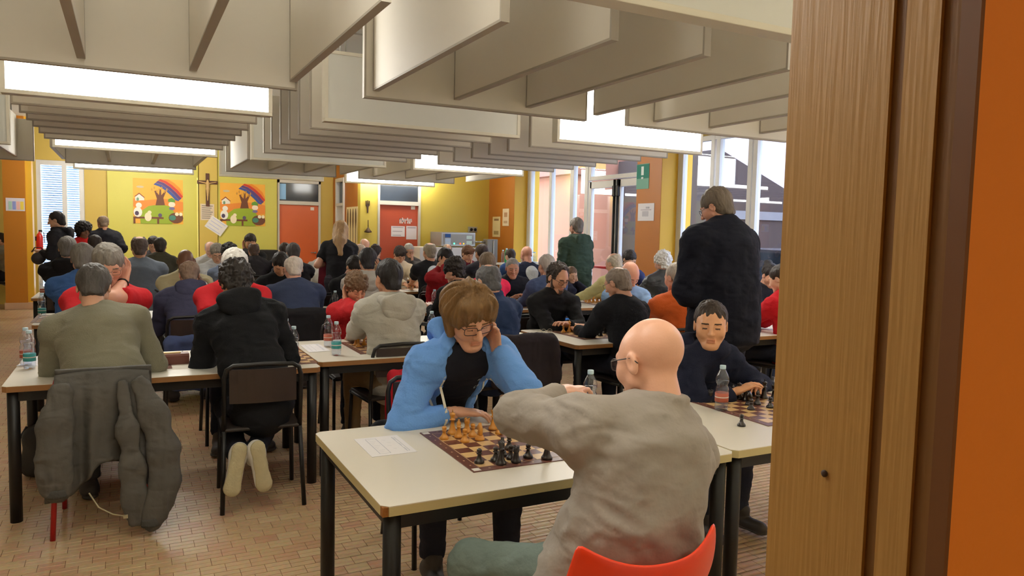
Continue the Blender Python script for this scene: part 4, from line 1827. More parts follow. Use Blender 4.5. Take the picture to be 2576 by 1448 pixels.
# ------------------------------------------------------------------ far-wall things
def poster(px0, px1, label):
    a, b = aty(px0[0], px0[1], FARY - .061), aty(px1[0], px1[1], FARY - .061)
    w, h = (b[0] - a[0]) / 2, (a[2] - b[2]) / 2
    r = tag(empty('mural_poster', ((a[0] + b[0]) / 2, FARY - .064, (a[2] + b[2]) / 2)), label, 'poster')

    def flat(name, pts, rgb, lay):
        g = MB()
        g.prism([(u * w, v * h) for u, v in pts], 'y', -.0015 * (lay + 1), 0)
        g.build(name, mat('mural_%d_%d_%d' % rgb, rgb, .55, .04, 6), r)

    def oval(cx, cy, rx, ry, n=14):
        return [(cx + rx * math.cos(2 * math.pi * k / n), cy + ry * math.sin(2 * math.pi * k / n)) for k in range(n)]
    flat('sky', [(-1, -1), (1, -1), (1, 1), (-1, 1)], (242, 178, 62), 0)
    for k, c in enumerate(((236, 140, 30), (204, 60, 40), (90, 60, 120), (60, 80, 150))):
        d = .09 * k
        ro = [(.05 + .95 * t, 1 - (t ** 1.6) * .75 - d * .0) for t in (0, .25, .5, .75, 1)]
        flat('rainbow_band', [(x + .12 - d, min(1, y + .10 - d)) if x + .12 - d < 1 else (1, min(1, y + .1 - d)) for x, y in ro] +
             [(min(1, x + .03 - d), y + .02 - d) for x, y in reversed(ro)], c, 1 + k)
    flat('hill', [(-1, -.25), (-1, .10), (-.6, .02), (-.2, .08), (.2, .12), (.6, .10), (1, .0), (1, -.4), (-.2, -.6)], (232, 140, 50), 5)
    flat('hill', [(-.72, -1), (-.75, -.5), (-.4, -.22), (.1, -.12), (.5, -.22), (.62, -.45), (.55, -1)], (150, 172, 40), 6)
    flat('tree_trunk', [(-.12, -.18), (-.06, .12), (-.16, .46), (-.10, .48), (.02, .28), (.06, .55), (.11, .54), (.12, .28), (.26, .48), (.31, .45), (.2, .16), (.26, -.16)], (112, 64, 38), 7)
    for k in range(7):
        u, v = -.26 + k * .10, .52 + .09 * math.sin(k * 2.1)
        flat('leaf', [(u, v - .07), (u + .035, v), (u, v + .09), (u - .035, v)], (206, 150, 60), 8)
    flat('cloud', oval(-.72, .62, .15, .05), (206, 190, 150), 7)
    flat('cottage_wall', [(-.92, .0), (-.92, .2), (-.76, .32), (-.58, .18), (-.56, .03)], (236, 232, 216), 8)
    flat('cottage_roof', [(-.95, .19), (-.76, .36), (-.54, .16), (-.56, .13), (-.76, .30), (-.92, .17)], (150, 80, 40), 9)
    flat('cottage_door', oval(-.82, .07, .05, .08), (110, 150, 120), 9)
    flat('dog_body', oval(-.82, -.50, .17, .22), (240, 236, 222), 9)
    flat('dog_head', oval(-.78, -.20, .12, .12), (240, 236, 222), 10)
    flat('dog_patch', oval(-.86, -.55, .08, .10), (80, 64, 90), 11)
    flat('bench', [(-1, -.70), (.20, -.70), (.20, -.78), (.02, -.78), (.02, -1), (-.06, -1), (-.06, -.78), (-.92, -.78), (-.92, -1), (-1, -1)], (112, 64, 38), 8)
    flat('sheep_body', oval(-.42, -.70, .14, .20), (244, 228, 190), 12)
    flat('sheep_head', oval(-.36, -.50, .08, .08), (244, 228, 190), 13)
    flat('ball', oval(.06, -.62, .08, .09), (92, 80, 104), 10)
    flat('gnome_hat', [(.38, .0), (.40, .12), (.54, .18), (.66, .10), (.68, -.02)], (96, 150, 50), 9)
    flat('gnome_face', oval(.54, -.12, .14, .12), (246, 226, 200), 8)
    flat('gnome_scarf', oval(.54, -.30, .12, .07), (120, 110, 150), 9)
    flat('owl_body', oval(.70, -.72, .30, .24), (110, 66, 40), 9)
    flat('owl_eye', oval(.74, -.55, .08, .08), (246, 236, 200), 11)
    flat('owl_eye', oval(.90, -.55, .07, .08), (246, 236, 200), 11)
    flat('owl_wing', oval(.56, -.72, .14, .12), (70, 130, 110), 10)
    return r


poster((334, 447), (461, 564), 'square autumn mural with rainbow and tree beside the blind window')
poster((553, 459), (667, 569), 'square autumn mural with rainbow and tree between crucifix and orange door')

# crucifix
c = aty(522, 475, FARY - .105)
r = tag(empty('crucifix', (c[0], FARY - .115, c[2])), 'dark wooden crucifix with pale figure on the yellow pillar', 'crucifix')
sc = .30
g = MB()
g.box(-.035, .035, -.012, .012, -.36, .32, .004)
g.box(-.20, .20, -.012, .012, .10, .17, .004)
g.build('cross', mat('crucifix_wood', (84, 46, 24), .5, .2, 8), r)
fg = Field((-.22, -.10, -.30), (.22, .06, .24), .008)
fg.ell((0, -.03, .165), (.022, .022, .028), .01)
fg.cone((0, -.03, .12), (0, -.03, .0), .034, .028, .02)
fg.cone((0, -.03, .0), (.0, -.035, -.13), .030, .018, .02)
fg.cone((.0, -.035, -.13), (0, -.02, -.24), .017, .010, .01)
for s in (-1, 1):
    fg.cone((s * .03, -.03, .115), (s * .165, -.02, .145), .013, .009, .01)
V, Q = fg.mesh()
link('figure', npmesh('figure', V, Q), mat('crucifix_figure', (206, 170, 110), .5, .1, 10), r)

px_sheet('notice', 'grey typed notice on the yellow pillar below the crucifix', 'notice', (504, 512), (539, 554), FARY - .102, (214, 196, 168), n=7)
r = px_sheet('notice', 'tilted pale notice with blue print low on the yellow pillar', 'notice', (520, 551), (568, 585), FARY - .104, (226, 222, 214), lines=(170, 180, 220), n=4, tilt=.6)

# giant wooden fork and spoon on the kitchen wall
cx = aty(925, 530, NEARY - .02)
g = MB()
g.prism([(-.012, -.02), (.012, -.02), (.016, .10), (.04, .13), (.04, .22), (.025, .22), (.022, .15), (.008, .15), (.006, .23), (-.006, .23), (-.008, .15), (-.022, .15), (-.025, .22), (-.04, .22), (-.04, .13), (-.016, .10)], 'y', -.012, .012)
tag(g.build('wall_fork', mat('dark_utensil_wood', (70, 48, 30), .5, .2, 10), None, (cx[0], NEARY - .015, cx[2] - .02)), 'dark carved fork hung on the yellow wall above the ladle', 'ornament')
g = MB()
g.tube([(0, 0, .17), (0, 0, .03)], .008, 6)
g.lathe([(0, .03), (.015, .02), (.04, -.02), (.075, -.06), (.075, -.075), (.0, -.085)], 14)
cx = aty(925, 572, NEARY - .06)
tag(g.build('wall_ladle', mat('dark_utensil_wood', (70, 48, 30), .5, .2, 10), None, (cx[0], NEARY - .085, cx[2] - .02)), 'dark bell-shaped ladle hung on the yellow wall under the fork', 'ornament')

# steel food warmer on a white trolley, utility column, socket box
a, b = aty(1110, 583, NEARY - .9), aty(1196, 620, NEARY - .9)
r = tag(empty('food_warmer', ((a[0] + b[0]) / 2, NEARY - .6, b[2])), 'steel food-warming counter with green lamp against the yellow kitchen wall', 'appliance')
w, h = (b[0] - a[0]) / 2, a[2] - b[2]
M_steel = mat('brushed_steel', (176, 174, 168), .35, .06, 8, .05, 60, metal=.75)
g = MB()
g.box(-w, w, -.3, .3, 0, h, .012)
g.build('control_box', M_steel, r)
g = MB()
g.box(-w + .04, w - .04, -.302, -.30, .04, h - .04)
g.build('front_panel', mat('panel_grey', (150, 146, 138), .4, .05, 8, metal=.4), r)
for k, (u, v, rgb) in enumerate(((-.62, .75, (40, 90, 160)), (-.62, .45, (190, 210, 230)), (-.62, .2, (200, 215, 225)), (.62, .65, (205, 225, 215)), (.62, .28, (215, 235, 225)))):
    g = MB()
    g.box(u * w - .06, u * w + .06, -.306, -.302, v * h - .035, v * h + .035)
    g.build('sticker', mat('print_%d_%d_%d' % rgb, rgb, .6, .03, 10), r)
for u, rgb, st in ((-.25, (60, 255, 150), 4), (.1, (255, 90, 50), 1.5), (.3, (255, 200, 60), 1.0)):
    g = MB()
    g.lathe([(0, 0), (.016, 0), (.014, .01), (0, .014)], 10)
    o = g.build('pilot_lamp', emit('pilot_%d_%d_%d' % rgb, rgb, st), r, (u * w, -.302, .2 * h))
    o.rotation_euler = (math.pi / 2, 0, 0)
g = MB()
g.box(-w - .45, w + .05, -.32, .32, -.30, -.02, .01)
for sx in (-1, 1):
    for sy in (-1, 1):
        g.tube([(sx * (w - .05), sy * .26, -.3), (sx * (w - .05), sy * .26, -b[2])], .02, 8)
g.build('trolley', mat('trolley_white', (214, 210, 206), .4, .05, 5), r)
cx = aty(1188, 577, NEARY - .02)
r = tag(empty('socket_box', (cx[0], NEARY, cx[2])), 'grey wall box with two round sockets above the food warmer', 'socket')
g = MB()
g.box(-.10, .10, -.07, 0, -.06, .06, .01)
g.build('housing', mat('socket_grey', (170, 166, 150), .5, .05, 8), r)
for u in (-.045, .045):
    g = MB()
    g.lathe([(0, 0), (.032, 0), (.032, .012), (0, .012)], 14)
    o = g.build('socket', M_black, r, (u, -.07, 0))
    o.rotation_euler = (math.pi / 2, 0, 0)
g = MB()
g.lathe([(0, 0), (.03, 0), (.03, .05), (0, .055)], 12)
o = g.build('plug', mat('plug_blue', (40, 90, 170), .5, .05, 8), r, (.04, 0, -.13))
o.rotation_euler = (math.pi / 2, 0, 0)
cx = aty(1245, 600, 13.6)
r = tag(empty('utility_column', (cx[0] - .1, 13.6, 0)), 'grey steel service column with short arm beside the food warmer', 'column')
g = MB()
g.box(-.12, .12, -.1, .1, 0, 1.42, .01)
g.build('casing', mat('casing_grey', (128, 122, 112), .5, .06, 6, metal=.3), r)
g = MB()
g.tube([(-.12, 0, 1.36), (-.34, 0, 1.36)], .018, 8)
g.tube([(.02, -.11, 1.4), (.02, -.11, .5)], .01, 6)
g.build('arm', M_steel, r)

# low black cabinet under the second mural
a, b = aty(655, 628, FARY - .6), aty(686, 645, FARY - .6)
r = tag(empty('speaker_cabinet', ((a[0] + b[0]) / 2, FARY - .5, 0)), 'black cabinet standing against the wall below the second mural', 'cabinet')
g = MB()
g.box(-.22, .22, -.2, .2, 0, a[2], .01)
g.build('cabinet_body', M_black, r)
g = MB()
g.box(-.19, .19, -.206, -.2, .1, a[2] - .05)
g.build('front_grille', mat('grille_black', (18, 18, 20), .8, .2, 80, .4, 200), r)

# ------------------------------------------------------------------ tables
M_edge_wood = mat('table_edge_wood', (150, 104, 58), .5, .15, 6)
M_edge_cream = mat('table_edge_cream', (200, 186, 136), .4, .05, 4)
TZ = .72


def table(x0, x1, y0, y1, label, edge='wood', z=TZ, group=None):
    r = tag(empty('table', ((x0 + x1) / 2, (y0 + y1) / 2, 0)), label, 'table', group)
    w, d = (x1 - x0) / 2, (y1 - y0) / 2
    g = MB()
    c = .022
    out = [(-w + c, -d), (w - c, -d), (w, -d + c), (w, d - c), (w - c, d), (-w + c, d), (-w, d - c), (-w, -d + c)]
    g.prism(out, 'z', z - .003, z)
    g.build('tabletop', M_cream, r)
    g = MB()
    g.prism(out, 'z', z - .032, z - .003)
    g.build('edge_band', M_edge_wood if edge == 'wood' else M_edge_cream, r)
    g = MB()
    for s in (-1, 1):
        g.box(-w + .06, w - .06, s * (d - .045) - .015, s * (d - .045) + .015, z - .085, z - .032)
        g.box(s * (w - .045) - .015, s * (w - .045) + .015, -d + .06, d - .06, z - .085, z - .032)
    g.build('under_frame', M_black, r)
    for sx in (-1, 1):
        for sy in (-1, 1):
            g = MB()
            g.tube([(sx * (w - .045), sy * (d - .045), 0), (sx * (w - .045), sy * (d - .045), z - .032)], .0285, 14)
            g.build('leg', M_black, r)
    return r


t1 = table(.67, 2.088, 2.10, 3.015, 'cream table between the grey-jacket man and the blue-hoodie man', 'cream')
g = MB()
g.box(-.709, -.69, -.4575, -.435, .689, .718)
g.build('chipped_corner', mat('bare_chipboard', (150, 96, 40), .9, .35, 60, .6, 120), t1)
table(2.10, 3.52, 2.12, 3.03, 'cream table with the board in front of the navy-hoodie boy', 'cream')
table(-.575, 1.03, 4.46, 5.36, 'cream table that the sage-sweater man and the black-hoodie man lean on')
table(1.04, 2.46, 4.56, 5.46, 'cream table in front of the pale grey hoodie man', z=.732)
table(2.94, 4.36, 4.60, 5.50, 'cream table between the bearded man and the black-sweater man', z=.735)
table(2.47, 2.93, 5.02, 5.50, 'small cream table end beside the denim-jacket man')
table(4.38, 5.80, 4.60, 5.50, 'cream table behind the standing black-jacket man')
for row, (ya, cols, nm) in enumerate(((7.10, ((-.70, .72), (.73, 2.15), (2.16, 3.58), (3.59, 5.01), (5.02, 6.44)), 'third'), (9.65, ((-.95, .47), (.48, 1.90), (1.91, 3.33), (3.34, 4.76), (4.77, 6.19)), 'fourth'),
                                      (12.15, ((-1.0, .42), (.43, 1.85), (1.86, 3.28), (3.29, 4.71), (4.72, 6.14)), 'fifth'))):
    for n, (a, b) in enumerate(cols):
        table(a, b, ya, ya + .90, 'cream table in the %s row from the doorway, %s from the windows' % (nm, ORD[4 - n]), group='tables of the %s row' % nm)

# ------------------------------------------------------------------ chairs
M_chairback = mat('chair_brown_panel', (52, 38, 32), .5, .12, 6)


def chair_parts(r, frame, panel, seatm):
    g = MB()
    g.box(-.20, .20, -.19, .21, .435, .455, .009)
    g.build('seat', seatm, r)
    g = MB()
    n = 8
    pr = []
    for k in range(n + 1):
        x = -.175 + .35 * k / n
        pr.append((x, -.225 - .022 * (1 - (x / .175) ** 2)))
    for k in range(n, -1, -1):
        x = -.175 + .35 * k / n
        pr.append((x, -.213 - .022 * (1 - (x / .175) ** 2)))
    g.prism(pr, 'z', .60, .785)
    g.build('backrest', panel, r)
    g = MB()
    g.tube([(-.20, -.175, .43), (-.20, -.205, .60), (-.20, -.222, .74), (-.188, -.226, .785), (-.155, -.228, .805), (0, -.232, .81), (.155, -.228, .805), (.188, -.226, .785), (.20, -.222, .74), (.20, -.205, .60), (.20, -.175, .43)], .0125, 8)
    g.build('back_frame', frame, r)
    g = MB()
    for s in (-1, 1):
        g.tube([(s * .20, -.19, .43), (s * .20, .20, .43)], .0115, 8)
    g.tube([(-.20, .16, .425), (.20, .16, .425)], .0115, 8)
    g.build('seat_rail', frame, r)
    for s in (-1, 1):
        g = MB()
        g.tube([(s * .20, -.180, .44), (s * .215, -.245, 0)], [.0125, .0125], 8)
        g.build('leg', frame, r)
        g = MB()
        g.tube([(s * .20, .175, .44), (s * .21, .215, 0)], [.0125, .0125], 8)
        g.build('leg', frame, r)


chair0 = empty('chair', (0, 0, 0))
chair_parts(chair0, M_black, M_chairback, mat('chair_seat_dark', (44, 36, 32), .55, .12, 6))
chair_used = [False]


def chair(x, y, yaw, label, group='tube-framed chairs at the tables'):
    o = chair0 if not chair_used[0] else copy_tree(chair0)
    chair_used[0] = True
    o.location = (float(x), float(y), 0)
    o.rotation_euler = (0, 0, yaw)
    tag(o, label, 'chair', group)
    return o


# ------------------------------------------------------------------ the people
def hp(px, py, y):
    return aty(px, py, y)


SK, SKP, SKD, SKT = (214, 168, 140), (224, 172, 150), (122, 84, 64), (196, 146, 116)
BLK, NAVY, GREY = (30, 30, 34), (40, 46, 66), (120, 118, 110)

# front table
bh = hp(1634, 904, 1.74)
person('bald', 'bald person in taupe jacket reaching over the chessboard from the orange chair', bh, face=2, pelvis=(1.21, 1.72), hpitch=14, hyaw=6, hroll=4,
       top=('jacket', (156, 148, 140)), hair=('none', (150, 130, 115)), skin=(232, 178, 150), pants=(108, 122, 116), build=1.16, h=.012, hh=.0035,
       arms=((tuple(aty(1420, 985, 2.12)), (-.85, .45, -.16), (0, 0, 1), (.8, .6, -.05)), (tuple(np.array([1.66, 2.16, .765])), None)), glasses=(60, 60, 66), scale=1.05, brow=(190, 170, 150),
       knees={-1: (.93, 2.02, .53), 1: (1.40, 2.04, .52)}, hscale=1.0, seat=False, under=(228, 224, 220), hairseed=4, protract=.05, armk=.82)
person('blue', 'person in open sky-blue hoodie and glasses bent over the board, cheek on hand', hp(1178, 792, 2.90), face=180, pelvis=(1.36, 3.40), hpitch=27, hyaw=4, hroll=8, hscale=1.1,
       top=('hoodie', (110, 162, 236)), open_front=(34, 35, 44), hair=('mop', (122, 92, 56)), skin=(222, 168, 138), pants=(40, 42, 54), h=.011, hh=.0035, build=.92,
       arms=((tuple(hp(1246, 872, 2.90)), (.55, -.1, -1.0), (1, .1, .25), (-.25, -.35, .85)), (tuple(atz(1150, 1035, .77)), (-1.0, .05, -.55), None, (1.0, -.2, -.1))),
       glasses=(52, 36, 40), brow=(120, 88, 56), knees={-1: (1.52, 2.92, .50), 1: (1.18, 2.98, .50)}, hairseed=2)
person('boy', 'child in navy hooded top with short dark hair sitting behind the water bottle', hp(1788, 815, 2.98), face=180, hpitch=4, hyaw=-40, hscale=1.18,
       top=('hoodie', (27, 31, 50)), hair=('crew', (52, 40, 32)), skin=(222, 164, 124), child=True, scale=.88, h=.012, hh=.0035,
       arms=((tuple(atz(1900, 975, .765)), (1.0, .3, -.5)), (tuple(atz(1850, 985, .765)), (-1, .3, -.5))), pants=(40, 44, 60), brow=(60, 44, 32), hairseed=3)
sm = hp(1800, 520, 3.80)
person('stand', 'tall standing person in black jacket watching the games, seen from behind', sm, face=8, stand=True, scale=1.10, hscale=.90, hpitch=24, hyaw=14,
       top=('jacket', (22, 24, 36)), hair=('neat', (104, 92, 80)), skin=(206, 150, 126), pants=(34, 36, 48), arms=('front', 'front'), build=1.22, h=.014, hh=.005,
       glasses=(50, 48, 50), under=(222, 220, 216), inflate=.02, hairseed=5)

# second row
person('sage', 'broad person in sage sweater seen from behind, grey jacket on the chair', hp(236, 722, 4.74), face=-2, pelvis=(-.09, 4.36), hpitch=34,
       top=('sweater', (126, 123, 104)), hair=('short', (74, 70, 66)), skin=(206, 158, 130), pants=(66, 66, 66), build=1.2, h=.013, hh=.005,
       arms=('wide', 'wide'), hairseed=6, seat='red')
person('red_glasses', 'grey-haired person in red shirt and glasses, face on hand, opposite the sage sweater', hp(272, 664, 5.68), face=180, hpitch=26, hyaw=8,
       top=('polo', (188, 36, 44)), hair=('neat', (128, 122, 114)), skin=(222, 166, 142), arms=('cheek', 'rest'), build=1.12, h=.015, hh=.005, glasses=(150, 130, 110), hairseed=7)
person('blackhoodie', 'dark curly-haired person in black hoodie, white sneakers tucked under the black chair', hp(594, 712, 4.74), face=-3, pelvis=(.66, 4.34), hpitch=38,
       top=('hoodie', (25, 26, 29)), hair=('curly', (46, 40, 36)), skin=(190, 140, 108), pants=(36, 38, 46), build=1.02, h=.012, hh=.005, arms=('wide', 'wide'), hairseed=8,
       feet={-1: (tuple(aty(598, 1150, 4.22)), (-.22, -.16, -1.0), (.15, 1, 0)), 1: (tuple(aty(640, 1142, 4.20)), (.16, -.06, -1.0), (-.25, 1, 0))},
       knees={-1: (.52, 4.72, .46), 1: (.82, 4.72, .46)}, shoes=(222, 220, 214), sole=(196, 186, 150))
person('whitered', 'white-haired person in red T-shirt bowed over the game facing the black hoodie', hp(590, 672, 5.72), face=180, hpitch=44,
       top=('tee', (184, 34, 42)), hair=('neat', (226, 220, 214)), skin=(216, 164, 138), arms=('wide', 'wide'), build=1.12, h=.015, hh=.006, hairseed=9)
person('greyhoodie', 'black-haired person in pale grey hoodie and khaki trousers seen from behind', hp(977, 698, 4.86), face=4, hpitch=12, hyaw=4,
       top=('hoodie', (178, 174, 162)), hair=('short', (36, 32, 32)), skin=(196, 142, 112), pants=(150, 128, 98), arms=('rest', 'rest'), h=.013, hh=.005, under=(34, 38, 56), hairseed=10)
person('curlyboy', 'curly-haired child in red top with blue collar opposite the pale grey hoodie', hp(896, 724, 5.62), face=180, child=True, scale=.86, hpitch=28, hyaw=6,
       top=('sweater', (186, 38, 44)), hair=('curly', (108, 82, 58)), skin=(212, 158, 128), under=(46, 86, 160), arms=('rest', 'cheek'), h=.015, hh=.006, hairseed=11)
person('denim', 'grey-haired person in dark blue denim jacket seen from behind the blue hoodie', hp(1226, 706, 4.90), face=6, hpitch=20, hyaw=8,
       top=('denim', (42, 58, 92)), hair=('balding', (96, 96, 98)), skin=(200, 150, 124), arms=('rest', 'rest'), build=1.1, h=.014, hh=.006, hairseed=12)
person('bearded', 'bearded person in black shirt and glasses, arms folded at the board', hp(1404, 697, 5.55), face=180, hpitch=24, hyaw=8,
       top=('shirt', (25, 25, 27)), hair=('receding', (58, 48, 42)), skin=(206, 152, 122), beard=('full', (84, 66, 56)), glasses=(40, 30, 30), arms=('cross', 'cross'), h=.014, hh=.005, under=(206, 204, 200), hairseed=13)
person('blacksweater', 'grey-cropped person in black sweater and glasses with back to the bald taupe jacket', hp(1552, 710, 4.80), face=6, hpitch=22, hyaw=14,
       top=('sweater', (24, 25, 30)), hair=('balding', (136, 122, 110)), skin=(204, 152, 126), glasses=(40, 36, 38), arms=('rest', 'rest'), build=1.12, h=.014, hh=.006, hairseed=14)
person('lightblue', 'bald person in light blue shirt with bowed head facing the black sweater', hp(1585, 690, 5.72), face=180, hpitch=40,
       top=('shirt', (128, 158, 196)), hair=('none', (150, 130, 115)), skin=(224, 164, 140), arms=('rest', 'rest'), h=.016, hh=.007, build=1.05)
person('orange', 'grey-haired person in rust-orange sweater partly hidden by the standing jacket', hp(1700, 697, 4.88), face=-4, hpitch=14, hyaw=6,
       top=('sweater', (196, 88, 34)), hair=('crew', (170, 158, 146)), skin=(214, 160, 136), arms=('rest', 'rest'), build=1.1, h=.015, hh=.006, hairseed=15)
person('redsleeve', 'person in deep red sweater with folded arms, mostly hidden by the doorway wood', np.array([5.17, 4.76, 1.20]), face=14, hpitch=20,
       top=('sweater', (186, 26, 36)), hair=('short', (50, 40, 34)), skin=SK, arms=('cross', 'cross'), h=.015, hh=.008, hairseed=16)
person('bun', 'dark-haired person with hair tied up, looking down in black top', hp(1938, 692, 5.70), face=170, female=True, hpitch=26,
       top=('sweater', (34, 34, 42)), hair=('bun', (40, 34, 36)), skin=(214, 158, 132), arms=('rest', 'rest'), h=.016, hh=.007, hairseed=17)

# third row
person('jean', 'grey-haired person in mid-blue jacket seen from behind, beside the orange pillar', hp(208, 650, 7.20), face=-6, hpitch=12, hyaw=6,
       top=('denim', (58, 92, 148)), hair=('short', (112, 108, 102)), skin=(206, 156, 130), arms=('rest', 'rest'), build=1.1, h=.017, hh=.007, hairseed=18)
person('navyhoodie', 'bald person in slate navy hoodie hunched with back turned', hp(476, 690, 7.05), face=0, hpitch=26,
       top=('hoodie', (64, 66, 92)), hair=('fringe', (130, 108, 92)), skin=(216, 160, 132), arms=('wide', 'wide'), build=1.15, h=.016, hh=.007, hairseed=19)
person('beige', 'dark-skinned bald person in beige polo shirt holding the forehead', hp(467, 658, 8.15), face=180, hpitch=38,
       top=('polo', (186, 176, 142)), hair=('none', (60, 46, 40)), skin=SKD, arms=('brow', 'rest'), build=1.2, h=.017, hh=.007, brow=(50, 36, 30))
person('navysweater', 'white-haired balding person in broad navy sweater seen from behind', hp(738, 675, 7.10), face=0, hpitch=22,
       top=('sweater', (58, 68, 96)), hair=('fringe', (216, 206, 196)), skin=(228, 172, 150), arms=('wide', 'wide'), build=1.3, h=.016, hh=.007, hairseed=20)
person('blackdown', 'black-haired person in black looking down opposite the navy sweater', hp(706, 664, 8.15), face=176, hpitch=40,
       top=('sweater', (24, 24, 27)), hair=('short', (36, 30, 28)), skin=SKT, arms=('rest', 'rest'), h=.018, hh=.0075, hairseed=21)
person('hoodback', 'dark-haired person in light grey hoodie behind the curly-haired child', hp(925, 656, 7.20), face=-8, hpitch=14,
       top=('hoodie', (176, 172, 166)), hair=('short', (40, 38, 42)), skin=SKT, arms=('rest', 'cheek'), h=.017, hh=.007, hairseed=22)
person('blackface', 'dark-haired person in black sweater bowed beside the light grey hoodie', hp(892, 672, 8.12), face=190, hpitch=40,
       top=('sweater', (25, 25, 28)), hair=('short', (38, 32, 30)), skin=SKT, arms=('rest', 'rest'), h=.018, hh=.0075, hairseed=23)
person('darkcurl', 'person with thick dark curls in black shirt in profile behind the blue hoodie', hp(1142, 682, 6.95), face=16, hpitch=20, hyaw=16,
       top=('shirt', (24, 24, 27)), hair=('curly', (44, 38, 36)), skin=(208, 156, 130), arms=('rest', 'rest'), h=.016, hh=.006, hairseed=24)
person('hotpink', 'grey-brown-haired person in bright red-pink polo with patterned collar from behind', hp(1225, 664, 7.18), face=-8, hpitch=8,
       top=('polo', (232, 48, 86)), hair=('neat', (122, 104, 86)), skin=(208, 154, 128), under=(226, 200, 150), arms=('rest', 'rest'), build=1.1, h=.016, hh=.007, hairseed=25)
person('darkred', 'dark-haired person in dark red shirt with raised hand beside small bottle', hp(1121, 650, 8.25), face=196, hpitch=26,
       top=('shirt', (150, 30, 38)), hair=('short', (34, 30, 30)), skin=SKT, arms=('rest', 'brow'), h=.018, hh=.0075, hairseed=26)
person('elder', 'older grey-haired person in dark jacket facing the red-pink polo', hp(1289, 674, 8.15), face=172, hpitch=10, hyaw=-10,
       top=('jacket', (36, 38, 48)), hair=('crew', (142, 138, 134)), skin=(198, 142, 116), arms=('rest', 'rest'), h=.017, hh=.0065, hairseed=27)
person('greyglimpse', 'grey-haired person glimpsed between the red-pink polo and the bearded head', hp(1374, 668, 7.20), face=0, hpitch=12,
       top=('sweater', (70, 84, 120)), hair=('short', (176, 170, 164)), skin=SK, arms=('rest', 'rest'), h=.018, hh=.0075, hairseed=28)
person('childhands', 'child with both hands at the face behind the board near the green hoodie', hp(1438, 690, 8.25), face=180, child=True, hpitch=20,
       top=('sweater', (40, 42, 60)), hair=('crew', (110, 86, 66)), skin=SK, arms=('cheek', 'cheek'), h=.018, hh=.007, hairseed=29)
person('limesweater', 'bald grey-fringed person in pale lime sweater, arm on the table', hp(1543, 662, 7.25), face=14, hpitch=20,
       top=('sweater', (192, 184, 130)), hair=('fringe', (190, 180, 164)), skin=(222, 172, 146), arms=('wide', 'wide'), build=1.1, h=.017, hh=.007, hairseed=30)
person('darkglimpse', 'dark-haired person looking down beyond the bald light-blue shirt', hp(1584, 652, 8.30), face=176, hpitch=30,
       top=('shirt', (52, 60, 100)), hair=('short', (50, 44, 42)), skin=SK, arms=('rest', 'rest'), h=.018, hh=.0075, hairseed=31)
person('leather', 'fluffy white-haired person in black leather jacket beside the exit pillar', hp(1666, 660, 7.22), face=-4, hpitch=16, hyaw=10,
       top=('leather', (44, 46, 52)), hair=('curly', (236, 234, 232)), skin=(216, 164, 144), arms=('rest', 'rest'), build=1.08, h=.016, hh=.007, hairseed=32)

# fourth row
person('blackpull', 'short grey-haired person in black hooded pullover near the blind window', hp(170, 624, 9.70), face=-4, hpitch=8,
       top=('hoodie', (25, 25, 28)), hair=('short', (120, 116, 112)), skin=SK, arms=('rest', 'rest'), build=1.15, h=.018, hh=.0075, hairseed=33)
person('bluegrey', 'broad balding person in blue-grey sweater seen from behind', hp(351, 622, 9.72), face=0, hpitch=12,
       top=('sweater', (104, 114, 128)), hair=('balding', (92, 78, 70)), skin=SKT, arms=('wide', 'wide'), build=1.3, h=.018, hh=.0075, hairseed=34)
person('specs', 'grey-haired person in light grey shirt and dark glasses looking down', hp(546, 636, 10.75), face=178, hpitch=26,
       top=('shirt', (180, 184, 190)), hair=('neat', (138, 132, 124)), skin=SK, glasses=(30, 26, 26), arms=('rest', 'rest'), h=.018, hh=.0075, hairseed=35)
person('slateshirt', 'black-haired person in slate-blue shirt with back to us before the dark glasses', hp(577, 640, 9.72), face=-6, hpitch=22,
       top=('shirt', (112, 124, 148)), hair=('curly', (36, 34, 34)), skin=SKT, arms=('rest', 'rest'), h=.018, hh=.0075, hairseed=36)
person('darkpair', 'short-haired person in black jacket with back to the room, before the orange door', hp(737, 636, 9.72), face=2, hpitch=16,
       top=('jacket', (38, 38, 46)), hair=('short', (70, 66, 66)), skin=SKT, arms=('rest', 'rest'), h=.018, hh=.0075, hairseed=37)
person('checkshirt', 'white-haired person in pale checked shirt facing from beyond the orange door side', hp(818, 632, 10.75), face=182, hpitch=30,
       top=('shirt', (196, 194, 190)), hair=('fringe', (216, 206, 196)), skin=SKP, arms=('rest', 'rest'), h=.018, hh=.0075, hairseed=38)
person('palegreen', 'pink bald person in pale green shirt beside the standing long-haired person', hp(903, 636, 9.72), face=4, hpitch=18,
       top=('shirt', (178, 186, 140)), hair=('fringe', (200, 180, 160)), skin=(232, 170, 150), arms=('rest', 'rest'), h=.018, hh=.0075, hairseed=39)
person('cream', 'young person in cream sweater looking down, hair falling forward', hp(1006, 640, 10.75), face=184, hpitch=38,
       top=('sweater', (226, 212, 186)), hair=('side', (56, 44, 40)), skin=(216, 160, 130), arms=('rest', 'rest'), h=.018, hh=.007, hairseed=40)
person('balloonback', 'grey-haired person in black T-shirt with white balloon print, by the red door', hp(1080, 633, 9.75), face=0, hpitch=12,
       top=('tee', (32, 32, 36)), hair=('balding', (150, 138, 120)), skin=(206, 152, 124), arms=('rest', 'rest'), build=1.12, h=.017, hh=.0075, hairseed=41)
person('maroonchin', 'brown-haired person in maroon shirt, chin on hand, before the food warmer', hp(1177, 638, 10.75), face=186, hpitch=26,
       top=('shirt', (110, 38, 50)), hair=('side', (104, 72, 52)), skin=SK, arms=('chin', 'rest'), h=.018, hh=.007, hairseed=42)
